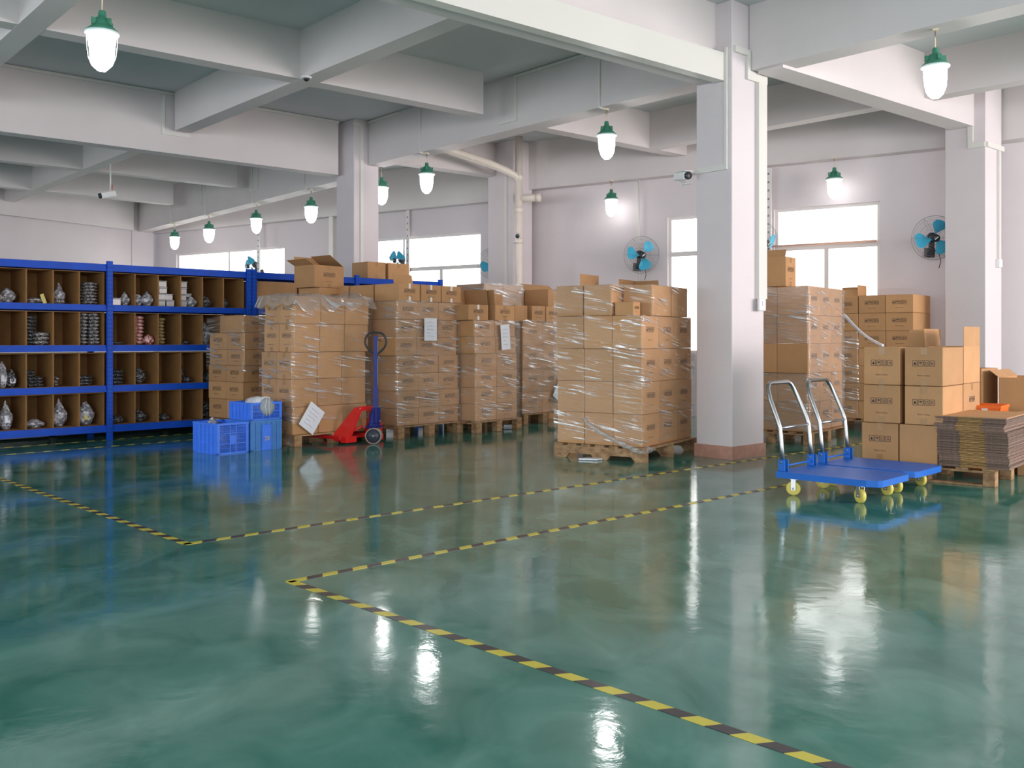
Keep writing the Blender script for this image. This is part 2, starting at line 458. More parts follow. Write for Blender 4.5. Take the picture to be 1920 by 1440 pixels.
# ------------------------------------------------------------------ beams
def beam(name, a, b, width, zb, zt=CEIL, side=1, label=None):
    """near bottom edge from a to b (left to right in view); the width lies behind it"""
    a = Vector(a); b = Vector(b); d = (b-a).normalized(); n = Vector((-d.y, d.x))*side
    mb = MB(); mb.prism([tuple(a), tuple(b), tuple(b+n*width), tuple(a+n*width)][::side], zb, zt)
    o = mb.build(name, M['beam']); struct(o, label, 'beam'); return o
def ext(a, b, ea=0.0, eb=0.0):
    a = Vector(a); b = Vector(b); d = (b-a).normalized(); return a-d*ea, b+d*eb
beam('ceiling_beam', *ext((2.33, 9.37), (4.02, 7.49), 0, 11), 0.28, 3.798, label='deep main beam running from the near pillar to the top right')
beam('ceiling_beam', (-2.15, 14.30), (2.05, 9.53), 0.27, 3.77, label='deep main beam between the near and the middle pillar')
beam('ceiling_beam', (-8.60, 21.97), (-2.67, 14.9), 0.27, 3.65, label='deep main beam with lamps beneath, left of middle pillar')
beam('ceiling_beam', *ext((-6.06, 11.30), (-2.60, 14.29), 9, 0), 0.22, 3.625, label='main beam crossing the left half to the middle pillar')
beam('ceiling_beam', (-2.15, 14.32), (-0.2, 15.98), 0.25, 3.89, label='beam from middle pillar to the pipes')
beam('ceiling_beam', *ext((0.0, 7.66), (2.02, 9.345), 13, 0), 0.20, 3.68, label='near main beam at top centre joining the near pillar')
beam('ceiling_beam', (2.60, 9.16), (5.66, 11.69), 0.285, 3.77, label='beam from near pillar to the right pillar')
beam('ceiling_beam', *ext((6.1, 12.0), (6.77, 11.3), 0, 8), 0.25, 3.65, label='beam leaving the right pillar to the right')
beam('ceiling_beam', *ext((-4.12, 8.54), (-0.35, 11.70), 10, 0), 0.21, 3.92, label='slim cross beam in the middle bay')
beam('ceiling_beam', (-0.02, 12.05), (3.9, 15.4), 0.21, 3.92, label='slim cross beam between main beam and back wall')
beam('ceiling_beam', (-4.45, 12.6), (-0.50, 8.15), 0.224, 3.918, label='slim beam crossing in the centre bay')
beam('ceiling_beam', (-11.4, 20.45), (-5.55, 13.9), 0.2, 3.918, label='slim beam crossing in the far left bay')
beam('ceiling_beam', *ext((-4.73, 8.82), (-3.15, 7.03), 12, 9), 0.22, 3.918, label='slim beam above the nearest lamp')
beam('ceiling_beam', *ext((-7.94, 14.62), (-4.95, 17.2), 8, 0), 0.21, 3.92, label='slim cross beam in the second left bay')
beam('ceiling_beam', *ext((-8.5, 17.9), (-6.9, 19.45), 8, 0), 0.21, 3.92, label='slim cross beam in the farthest left bay')
beam('ceiling_beam', *ext((3.28, 12.4), (5.44, 10.14), 1.9, 9), 0.22, 3.918, label='slim beam in the right bay')
beam('wall_beam', (0.10, 15.95), (5.62, 12.35), 0.19, 3.65, label='beam along the top of the right back wall')
beam('wall_beam', (-8.5, 22.3), (-0.42, 17.2), 0.19, 3.65, label='beam along the top of the left back wall')
beam('wall_beam', (-15.2, 9.7), (-8.60, 21.7), 0.06, 3.65, label='shallow band along the top of left wall')
for YY in (1.8, -1.7):
    p = GX*(-6)+GY*YY; q = GX*13+GY*YY
    beam('ceiling_beam', (p.x, p.y), (q.x, q.y), 0.21, 3.92, label='slim cross beam overhead beyond the top edge, row %s' % ('one' if YY > 0 else 'two'))

# pillars: near corner, size along GX (right face) and GY (left face)
GA = math.atan2(GX.y, GX.x)
def pillar(name, c, sx, sy, label, skirt=True, top=CEIL):
    p = thing(name, label, 'pillar', (c[0], c[1], 0), GA); p['kind'] = 'structure'
    mb = MB(); mb.bbox((0, 0, 0), (sx, sy, top), 0.006); mb.build('shaft', M['wall'], p)
    if skirt:
        mb = MB(); e = 0.014
        mb.box((-e, -e, 0), (sx+e, 0, 0.125)); mb.box((-e, sy, 0), (sx+e, sy+e, 0.125))
        mb.box((-e, 0, 0), (0, sy, 0.125)); mb.box((sx, 0, 0), (sx+e, sy, 0.125))
        mb.build('skirting', M['skirt'], p)
    return p
P1 = pillar('pillar', (2.118, 9.19), 0.54, 0.423, 'large square white pillar with pink tile base in front')
P2 = pillar('pillar', (-2.34, 14.14), 0.436, 0.486, 'white middle pillar behind the pallet jack')
P3 = pillar('pillar', (5.749, 11.59), 0.485, 0.489, 'white right pillar beside the wall fan')
P4 = pillar('pillar', (0.017, 15.6), 0.43, 0.63, 'white pier carrying the cream drain pipes')
P5 = pillar('pillar', (-8.72, 21.9), 0.50, 0.3, 'far left pier in the corner above the blue rack')

# ------------------------------------------------------------------ trunking and conduits
def trunk(label, segs, wdt=0.09, name='cable_trunking', mname='trunk'):
    """segs: list of boxes (a,b, X)"""
    mb = MB()
    for a, b, X in segs: mb.box(a, b, 0, X)
    return tag(mb.build(name, M[mname]), label, 'trunking')
X_P1 = T(2.118, 9.19, 0) @ RZ(GA)
trunk('white trunking folded round the left face of the near pillar',
      [((-0.025, 0.045, 2.80), (0, 0.075, 3.98), X_P1), ((-0.025, 0.075, 2.80), (0, 0.42, 2.85), X_P1)])
trunk('white trunking down the right face of near pillar',
      [((0.22, -0.03, 3.70), (0.56, 0, 3.79), X_P1), ((0.22, -0.03, 3.79), (0.27, 0, 3.99), X_P1), ((0.02, -0.03, 3.93), (0.22, 0, 3.99), X_P1),
       ((0.39, -0.045, 1.56), (0.53, 0, 3.70), X_P1)])
d1 = (Vector((2.02, 9.345))-Vector((0, 7.66))); aX1 = math.atan2(d1.y, d1.x)
XX = T(0.0, 7.66, 0) @ RZ(aX1)
trunk('wide boxed duct along the face of near main beam', [((-13, -0.11, 3.66), (2.60, 0, 3.93), XX)], name='beam_duct')
sw = thing('light_switch', 'white switch box at the foot of pillar trunking', 'switch', (0, 0, 0)); sw.matrix_world = X_P1 @ T(0.41, -0.045, 1.50)
mb = MB(); mb.bbox((-0.055, -0.03, -0.06), (0.055, 0, 0.06), 0.006); mb.build('box', M['white'], sw)
mb = MB(); mb.box((-0.012, -0.036, -0.01), (0.012, -0.03, 0.035)); mb.build('rocker', M['frame'], sw)
X_P3 = T(5.749, 11.59, 0) @ RZ(GA)
trunk('white trunking on the right pillar', [((-0.03, 0.0, 3.50), (0, 0.20, 3.56), X_P3), ((-0.03, 0.14, 3.56), (0, 0.20, 3.95), X_P3),
      ((0.0, -0.03, 3.50), (0.50, 0, 3.56), X_P3), ((0.33, -0.035, 2.15), (0.36, 0, 3.50), X_P3)])
mb = MB(); mb.bbox((0.30, -0.05, 2.05), (0.39, 0, 2.15), 0.005, 0, X_P3)
tag(mb.build('light_switch', M['white']), 'small white switch on the right pillar', 'switch')
X_P2 = T(-2.34, 14.14, 0) @ RZ(GA)
trunk('slim conduit down the middle pillar', [((0.10, -0.03, 0.1), (0.15, 0, CEIL-0.05), X_P2), ((-0.02, -0.02, CEIL-0.11), (0.16, 0, CEIL-0.05), X_P2)])
X_P4 = T(0.017, 15.6, 0) @ RZ(GA)
trunk('slim conduit on the pier beside the pipes', [((-0.03, 0.13, 0.5), (0, 0.18, 3.88), X_P4)])
d = Vector((-2.60, 14.29))-Vector((-6.06, 11.30)); X_B4 = T(-6.06, 11.30, 0) @ RZ(math.atan2(d.y, d.x)); LB4 = d.length
trunk('trunking line along the left main beam under the slab', [((-2.5, -0.02, CEIL-0.045), (LB4, 0, CEIL-0.008), X_B4)])
trunk('trunking strip framing the slim beam end', [((1.92, -0.02, 3.86), (1.96, 0, CEIL-0.05), X_B4), ((1.96, -0.02, 3.86), (2.30, 0, 3.90), X_B4)])
d = Vector((2.05, 9.53))-Vector((-2.15, 14.30)); X_B2 = T(-2.15, 14.30, 0) @ RZ(math.atan2(d.y, d.x))
trunk('short trunking under the slab beside the middle pillar', [((0.0, -0.02, CEIL-0.045), (0.85, 0, CEIL-0.008), X_B2)])
trunk('trunking along the central main beam under the slab', [((3.35, -0.02, CEIL-0.045), (5.0, 0, CEIL-0.008), X_B2),
      ((3.31, -0.02, 3.86), (3.35, 0, CEIL-0.008), X_B2), ((3.02, -0.02, 3.86), (3.31, 0, 3.90), X_B2)])
d = Vector((-2.67, 14.9))-Vector((-8.60, 21.97)); X_B3 = T(-8.60, 21.97, 0) @ RZ(math.atan2(d.y, d.x))
trunk('conduit framing the slim beam end, left bay', [((6.28, -0.02, 3.88), (6.31, 0, CEIL), X_B3), ((5.95, -0.02, 3.86), (6.31, 0, 3.89), X_B3)])
trunk('conduit framing the farther slim beam end', [((3.70, -0.02, 3.88), (3.73, 0, CEIL), X_B3), ((3.35, -0.02, 3.86), (3.73, 0, 3.89), X_B3)])

# ------------------------------------------------------------------ lamps
lamp_me = {}
def lamp(x, y, ztop, wire, label, low=False):
    t = thing('pendant_lamp', label, 'lamp', (x, y, ztop), 0.3*x, 'explosion-proof pendant lamps')
    if 'cap' not in lamp_me:
        mb = MB(); mb.lathe([(0.006,0),(0.022,-0.005),(0.026,-0.02),(0.028,-0.055),(0.052,-0.062),(0.06,-0.10),(0.075,-0.118),(0.112,-0.15),(0.112,-0.158)], 20)
        for k in range(4):
            mb.box((0.052, -0.008, -0.118), (0.088, 0.008, -0.07), 0, RZ(k*PI/2+0.4))
        lamp_me['cap'] = mb.mesh('lamp_cap', M['green'])
        mb = MB(); mb.lathe([(0.117,-0.158),(0.119,-0.164),(0.117,-0.172),(0.098,-0.176)], 28); lamp_me['rim'] = mb.mesh('rim', M['rim'])
        pr = [(0.094,-0.176)] + [(0.094-0.012*i/5, -0.176-0.030*i) for i in range(1, 6)]
        pr += [(0.082*math.cos(a), -0.326-0.105*math.sin(a)) for a in [0.2, 0.5, 0.8, 1.1, 1.35, 1.5]]
        mb = MB(); mb.lathe(pr, 20); lamp_me['globe'] = mb.mesh('glass_globe', M['lite']); lamp_me['globe2'] = mb.mesh('glass_globe', M['lite2'])
        mb = MB()
        for k in range(6):
            a = k*PI/3
            pts = [(0.105, 0, -0.172), (0.103, 0, -0.26), (0.094, 0, -0.335), (0.070, 0, -0.395), (0.03, 0, -0.432), (0.0, 0, -0.44)]
            mb.tube(pts, 0.0022, 5, 0, RZ(a))
        lamp_me['guard'] = mb.mesh('wire_guard', M['rim'])
    z0 = -wire
    for nm in ('cap', 'rim', 'globe', 'guard'):
        put({'cap': 'lamp_cap', 'rim': 'rim', 'globe': 'glass_globe', 'guard': 'wire_guard'}[nm], lamp_me['globe2' if low and nm == 'globe' else nm], t, (0, 0, z0))
    mb = MB()
    mb.tube([(0,0,0),(0.012,0.004,-wire*0.3),(-0.010,0,-wire*0.55),(0.006,0,-wire*0.8),(0,0,z0)], 0.005, 6)
    mb.box((-0.02, -0.02, -0.018), (0.02, 0.02, 0))
    mb.build('wire', M['wire'], t)
    mb = MB(); mb.tube([(0.004,0.0,-0.02),(0.016,0,-wire*0.35),(0.0,0,-wire*0.6),(-0.012,0,-wire*0.4),(0.0,0,-0.02)], 0.0035, 6)
    mb.build('hook', M['chrome'], t)
    return t
# positions under the beams
lamp(3.60, 8.12, 3.80, 0.16, 'nearest lamp at right under the main beam')
lamp(1.07, 10.80, 3.77, 0.14, 'lamp left of the near pillar under main beam')
lamp(-1.19, 13.32, 3.77, 0.14, 'lamp hanging just right of the middle pillar lamp')
lamp(-2.03, 14.85, 3.89, 0.20, 'lamp overlapping the right edge of middle pillar')
lamp(-3.32, 15.78, 3.65, 0.13, 'first lamp left of the middle pillar')
lamp(-4.64, 17.32, 3.65, 0.13, 'second lamp left of the middle pillar')
lamp(-6.02, 18.97, 3.65, 0.13, 'third lamp left of middle pillar')
lamp(-7.20, 20.38, 3.65, 0.13, 'farthest small lamp at the left end of the row')
lamp(1.55, 14.90, 3.65, 0.14, 'lamp against back wall above the wrapped stacks', True)
lamp(4.40, 13.03, 3.65, 0.14, 'lamp in front of the window right of near pillar', True)
lamp(-2.92, 6.80, 3.92, 0.42, 'largest nearest lamp at top left')
# lamps of the same rows beyond the frame
lamp(6.6, 4.9, 3.80, 0.16, 'lamp out of view at right end of main beam row')
lamp(-0.9, 4.2, 3.92, 0.42, 'lamp out of view above the open floor')
lamp(-9.6, 8.0, 3.625, 0.2, 'lamp out of view left of the rack')
def drops(X, items, zt, side=-0.018):
    for t, zb, lab in items:
        mb = MB(); mb.box((t-0.012, side, zb), (t+0.012, 0, zt), 0, X); mb.box((t-0.012, side, zb-0.015), (t+0.012, 0.14, zb), 0, X)
        tag(mb.build('lamp_conduit', M['trunk']), lab, 'conduit', 'lamp conduits on the beams')
drops(X_B2, [(1.33, 3.77, 'white conduit dropping to the lamp right of middle pillar'), (4.75, 3.77, 'white conduit dropping to the lamp left of near pillar')], CEIL)
drops(X_B3, [(8.05, 3.65, 'conduit dropping to first lamp left of middle pillar'), (6.05, 3.65, 'conduit dropping to second lamp left of middle pillar'),
             (3.88, 3.65, 'conduit dropping to third lamp left of middle pillar'), (2.05, 3.65, 'conduit dropping to the farthest small lamp')], CEIL)

# ------------------------------------------------------------------ pipes at the pier
pp = thing('drain_pipe', 'cream vertical drain pipe with side branches on the pier', 'pipe', (0.11, 15.42, 0))
mb = MB(); mb.tube([(0,0,0),(0,0,CEIL)], 0.062, 14); mb.build('riser', M['pvc'], pp)
for z in (3.78, 3.25, 2.75):
    mb = MB(); mb.lathe([(0.070, -0.05), (0.070, 0.05)], 14); mb.build('collar', M['pvc'], pp, (0, 0, z))
mb = MB(); mb.tube([(-1.45,-1.08,4.13),(-0.95,-0.70,4.04),(-0.50,-0.32,3.96),(-0.20,-0.10,3.87),(-0.05,-0.02,3.80),(0,0,3.72)], 0.062, 14); mb.build('branch', M['pvc'], pp)
mb = MB(); mb.tube([(0.03,0,3.44),(0.33,-0.10,3.44)], 0.062, 14); mb.tube([(0.28,-0.083,3.44),(0.35,-0.107,3.44)], 0.070, 14); mb.build('branch_stub', M['pvc'], pp)

# ------------------------------------------------------------------ cameras (cctv)
def cctv(x, y, z, yaw, pitch, label, s=1.0, mount=None):
    t = thing('security_camera', label, 'camera', (x, y, z), yaw)
    X = Matrix.Rotation(pitch, 4, 'X')
    mb = MB(); mb.bbox((-0.035*s, -0.09*s, -0.035*s), (0.035*s, 0.09*s, 0.035*s), 0.008, 0, X)
    mb.box((-0.042*s, -0.12*s, 0.036*s), (0.042*s, 0.06*s, 0.041*s), 0, X); mb.build('housing', M['white'], t)
    mb = MB(); mb.lathe([(0.030*s, 0), (0.033*s, 0.03*s), (0.026*s, 0.034*s)], 16, 0, X @ T(0, -0.085*s, 0) @ Matrix.Rotation(PI/2, 4, 'X')); mb.build('lens', M['dark'], t)
    if mount:
        mb = MB()
        mb.tube(mount, 0.012, 8)
        e = Vector(mount[-1]); mb.lathe([(0.045, 0), (0.045, 0.015)], 16, 0, T(e.x, e.y, e.z-0.01)); mb.build('bracket', M['white'], t)
    return t
c1 = cctv(-6.32, 14.95, 3.43, -0.9, 0.25, 'white camera hanging on a rod at upper left', 1.25, [(0,0.03,0.03),(0,0.03,0.5)])
mb = MB(); mb.tube([(0.02,0.05,0.04),(0.03,0.05,0.16)], 0.008, 6); mb.build('cable', M['redwire'], c1)
cctv(1.70, 9.55, 2.79, 0.35, 0.1, 'black-faced camera on the left side of near pillar', 1.15, [(0.0,0.06,-0.03),(0.10,0.08,-0.06)])
cctv(0.07, 15.30, 2.83, 0.15, 0.2, 'small camera on the drain pipe', 1.0, [(0.0,0.05,-0.03),(0.0,0.1,-0.09)])
dc = thing('dome_camera', 'small round dome camera under the beam crossing', 'camera', (-2.16, 10.03, 3.92))
mb = MB(); mb.lathe([(0.055, 0.0), (0.055, -0.012), (0.04, -0.02)], 20); mb.build('base', M['white'], dc)
mb = MB(); mb.lathe([(0.034, -0.018), (0.030, -0.035), (0.016, -0.048), (0.003, -0.052)], 16); mb.build('dome', M['dark'], dc)

# ------------------------------------------------------------------ wall fans
fan_me = {}
def fan(px, py, yaw, label, depth=None, tilt=0.15):
    # centre of the guard, in front of the wall
    y = depth; x = D(px, y); z = CH + (HOR-py)/F*y
    t = thing('wall_fan', label, 'fan', (x, y, z), 0, 'blue wall fans'); t.rotation_euler = (tilt, 0, yaw)
    R = 0.283
    if not fan_me:
        mb = MB()
        for rr, yy in ((0.283, 0.0), (0.262, -0.04), (0.235, -0.058), (0.205, -0.068), (0.175, -0.074), (0.145, -0.077), (0.112, -0.080), (0.085, -0.082)):
            mb.tube([(rr*math.cos(a*PI/18), yy, rr*math.sin(a*PI/18)) for a in range(36)], 0.0032 if rr > 0.28 else 0.0013, 4, 0, None, True)
        for k in range(6):
            a = k*PI/3
            mb.tube([(r_*math.cos(a), y_, r_*math.sin(a)) for r_, y_ in ((0.05,-0.083),(0.15,-0.077),(0.235,-0.058),(0.283,0.0),(0.235,0.07),(0.10,0.10))], 0.0016, 4)
        for rr, yy in ((0.235, 0.07), (0.17, 0.09), (0.10, 0.10)):
            mb.tube([(rr*math.cos(a*PI/18), yy, rr*math.sin(a*PI/18)) for a in range(36)], 0.0013, 4, 0, None, True)
        fan_me['guard'] = mb.mesh('guard', M['chrome'])
        mb = MB()
        n = 9; vs = []; fs = []
        prof = [(0.04, -0.25, 0.10), (0.08, -0.42, 0.28), (0.12, -0.50, 0.46), (0.17, -0.52, 0.56), (0.21, -0.45, 0.52), (0.235, -0.25, 0.36)]
        m_ = 7
        for r_, a0_, a1_ in prof:
            for k in range(m_):
                a = a0_+(a1_-a0_)*k/(m_-1)
                vs.append((r_*math.sin(a), -0.035+0.06*(k/(m_-1)), r_*math.cos(a)))
        for i in range(len(prof)-1):
            for k in range(m_-1):
                fs.append((i*m_+k, i*m_+k+1, (i+1)*m_+k+1, (i+1)*m_+k))
        nv = len(vs)
        vs2 = vs + [(x_, y_+0.004, z_) for x_, y_, z_ in vs]
        fs2 = fs + [tuple(i+nv for i in reversed(f)) for f in fs]
        mb._add(vs2, fs2, 0, True); fan_me['blade'] = mb.mesh('blade', M['fanblue'])
        mb = MB(); mb.lathe([(0.048, 0), (0.048, 0.03), (0.03, 0.04)], 18, 0, Matrix.Rotation(PI/2, 4, 'X') @ T(0, 0, 0.05)); fan_me['hub'] = mb.mesh('hub', M['dark'])
        mb = MB(); mb.box((-0.026, -0.0955, -0.005), (0.026, -0.0915, 0.005), 0, Matrix.Rotation(-0.7, 4, 'Y')); fan_me['badge'] = mb.mesh('badge', M['white'])
        mb = MB(); mb.lathe([(0.035, 0), (0.065, 0.02), (0.065, 0.09), (0.03, 0.12)], 16, 0, T(0, 0.04, 0) @ Matrix.Rotation(-PI/2, 4, 'X'))
        mb.box((-0.03, 0.08, -0.20), (0.03, 0.13, 0.0)); mb.box((-0.05, 0.11, -0.26), (0.05, 0.23, -0.14)); fan_me['motor'] = mb.mesh('motor', M['dark'])
        mb = MB(); mb.tube([(0.03, 0.12, -0.15), (0.10, 0.10, -0.22), (0.13, 0.12, -0.31), (0.12, 0.15, -0.40)], 0.005, 6); fan_me['cord'] = mb.mesh('cord', M['dark'])
    for nm in ('guard', 'hub', 'badge', 'motor', 'cord'): put(nm, fan_me[nm], t)
    sp = random.random()*2
    for k in range(3): put('blade', fan_me['blade'], t, (0, 0, 0), (0, sp+k*2*PI/3, 0))
    return t
fan(1203, 478, 0.2, 'wall fan above the big wrapped stack in the centre', 14.62)
fan(1752, 446, -0.12, 'wall fan partly hidden behind the right pillar', 12.25)
fan(1432, 456, 0.65, 'wall fan peeking out right of the near pillar', 13.4)
fan(925, 494, 0.2, 'wall fan left of the pier, half hidden', 17.1)
fan(745, 488, -0.9, 'wall fan behind cartons on the far rack', 18.3)
fan(470, 498, -0.9, 'wall fan above the blue rack upright', 20.4, 0.3)
fan(586, 520, 0.3, 'wall fan just above the rack beside the open carton', 19.4, -0.2)
# slotted uprights on the wall carrying wires
def slotted(px, y, z0, z1, label):
    t = thing('slotted_upright', label, 'upright', (D(px, y), y, 0), -0.55)
    mb = MB(); mb.box((-0.035, 0, z0), (0.035, 0.03, z1)); mb.build('strip', M['frame'], t)
    mb = MB()
    for k in range(int((z1-z0)/0.12)):
        z = z0+0.06+k*0.12
        mb.box((-0.012, -0.004, z), (0.012, 0.0, z+0.03))
    o = mb.build('slot_holes', M['chrome'], t); o['kind'] = 'stuff'
slotted(764, 18.35, 2.0, 3.65, 'slotted upright on the wall between the pillars')
slotted(484, 20.35, 2.0, 3.65, 'slotted upright behind the second far lamp')
slotted(1441, 13.68, 1.9, 3.62, 'slotted upright just right of the near pillar')
mb = MB(); mb.tube([(4.95, 12.95, 2.50), (3.6, 13.84, 2.50)], 0.014, 8)
tag(mb.build('copper_pipe', M['copper']), 'thin copper pipe across the right window', 'pipe')
mb = MB(); mb.tube([(1.98, 14.90, 2.0), (1.98, 14.90, 3.65)], 0.014, 8)
tag(mb.build('wall_conduit', M['trunk']), 'thin white conduit on the wall right of centre fan', 'conduit')
mb = MB(); mb.box((D(622,19.35)-0.05, 19.30, 0.3), (D(622,19.35)+0.03, 19.36, 3.65))
tag(mb.build('wall_conduit', M['trunk']), 'white conduit on wall left of middle pillar', 'conduit')

# ------------------------------------------------------------------ hazard tape on the floor
M['tyel'] = mat('tape_yellow', (0.72, 0.60, 0.06), 0.3)
M['tblk'] = mat('tape_black', (0.035, 0.028, 0.035), 0.3)
def tape(label, a, b, wd=0.05, ph=0.0, name='floor_tape'):
    a = Vector(a); b = Vector(b); d = (b-a).normalized(); n = Vector((-d.y, d.x)); L_ = (b-a).length
    mb = MB(); p = 0.0875; sk = 0.03; k = 0; t = -ph
    while t < L_:
        t0 = max(t, 0); t1 = min(t+p, L_)
        if t1 > t0:
            s0 = sk if t0 > 0 else 0; s1 = sk if t1 < L_ else 0
            q = [a+d*t0, a+d*t1, a+d*(t1+s1)+n*wd, a+d*(t0+s0)+n*wd]
            vs = [(v.x, v.y, 0.0004) for v in q] + [(v.x, v.y, 0.0016) for v in q]
            mb._add(vs, [(4,5,6,7),(0,1,5,4),(1,2,6,5),(2,3,7,6),(3,0,4,7)], k % 2)
        t += p; k += 1
    return tag(mb.build(name, [M['tyel'], M['tblk']]), label, 'tape')
tape('striped tape line from left edge to the upper corner', G(-330, 783), G(345, 1022))
tape('striped tape line running from upper corner toward near pillar', G(350, 1022), G(1660, 826))
tape('striped tape line from lower corner toward the trolleys', G(545, 1093), G(1500, 906))
tape('striped tape line across the foreground to bottom right', G(535, 1092), G(1700, 1492))
tape('faint striped tape in front of the blue rack', G(-60, 858.5), G(372, 824), 0.05)
tape('second faint tape just under the rack front', G(-60, 845), G(372, 812), 0.05)

# ------------------------------------------------------------------ cartons
_mk = {}
def marks_mesh():
    if 'm' in _mk: return _mk['m']
    mb = MB(); y = 0.0; y2 = -0.0006
    def rect(x0, z0, x1, z1): mb.box((x0, y2, z0), (x1, y, z1))
    def poly(ps):
        n = len(ps)
        mb._add([(p[0], y2, p[1]) for p in ps] + [(p[0], y, p[1]) for p in ps],
                [tuple(range(n)), tuple(range(2*n-1, n-1, -1))] + [(i, n+i, n+(i+1) % n, (i+1) % n) for i in range(n)])
    s = 0.040; w_ = 0.0035; gap = 0.0055; tot = 4*s+3*gap
    for k in range(4):
        x = -tot/2 + k*(s+gap); z = -s*0.6; h = s*1.25; c = 0.004
        rect(x+c, z, x+s-c, z+w_); rect(x+c, z+h-w_, x+s-c, z+h); rect(x, z+c, x+w_, z+h-c); rect(x+s-w_, z+c, x+s, z+h-c)
        cx = x+s/2; zc = z+h/2
        for sx, sz in ((-1, -1), (1, -1), (1, 1), (-1, 1)):
            px_, pz_ = cx+sx*(s/2-c), zc+sz*(h/2-c)
            rect(px_-0.002, pz_-0.002, px_+0.002, pz_+0.002)
        if k == 0:
            poly([(cx-0.009, zc-0.013), (cx+0.009, zc-0.013), (cx+0.010, zc-0.003), (cx+0.005, zc+0.004), (cx+0.001, zc+0.015), (cx-0.003, zc+0.005), (cx-0.009, zc-0.001)])
        elif k == 1:
            poly([(cx+0.013*math.cos(a), zc+0.001+0.011*math.sin(a)) for a in [i*PI/8 for i in range(9)]])
            rect(cx-0.001, zc-0.013, cx+0.001, zc+0.002); rect(cx-0.001, zc-0.014, cx+0.006, zc-0.012)
        elif k == 2:
            for dx in (-0.006, 0.006):
                rect(cx+dx-0.0015, zc-0.012, cx+dx+0.0015, zc+0.006)
                poly([(cx+dx-0.005, zc+0.006), (cx+dx+0.005, zc+0.006), (cx+dx, zc+0.014)])
            rect(cx-0.012, zc-0.015, cx+0.012, zc-0.0125)
        else:
            poly([(cx-0.011, zc+0.013), (cx-0.007, zc+0.013), (cx+0.011, zc-0.013), (cx+0.007, zc-0.013)])
            rect(cx+0.004, zc-0.002, cx+0.007, zc+0.012); rect(cx-0.008, zc-0.012, cx-0.005, zc+0.002)
            rect(cx-0.005, zc-0.012, cx, zc-0.0095); rect(cx, zc+0.0095, cx+0.007, zc+0.012)
    me = mb.mesh('handling_marks', M['ink']); _mk['m'] = me; return me
def text_mesh(body, size, mname, key):
    if key in _mk: return _mk[key]
    cu = bpy.data.curves.new('t', 'FONT'); cu.body = body; cu.size = size; cu.align_x = 'CENTER'; cu.resolution_u = 2
    o = bpy.data.objects.new('t', cu); COL.objects.link(o)
    dg = bpy.context.evaluated_depsgraph_get(); dg.update()
    me = bpy.data.meshes.new_from_object(o.evaluated_get(dg)); bpy.data.objects.remove(o)
    me.transform(Matrix.Rotation(PI/2, 4, 'X')); me.materials.clear(); me.materials.append(M[mname]); _mk[key] = me; return me
_bodies = {}
def body_mesh(w_, d_, h):
    k = (round(w_, 3), round(d_, 3), round(h, 3))
    if k not in _bodies:
        mb = MB(); mb.bbox((0, 0, 0), (w_, d_, h), 0.004); _bodies[k] = mb.mesh('carton_body', M['kraft'])
    return _bodies[k]
GAPR = 0.006
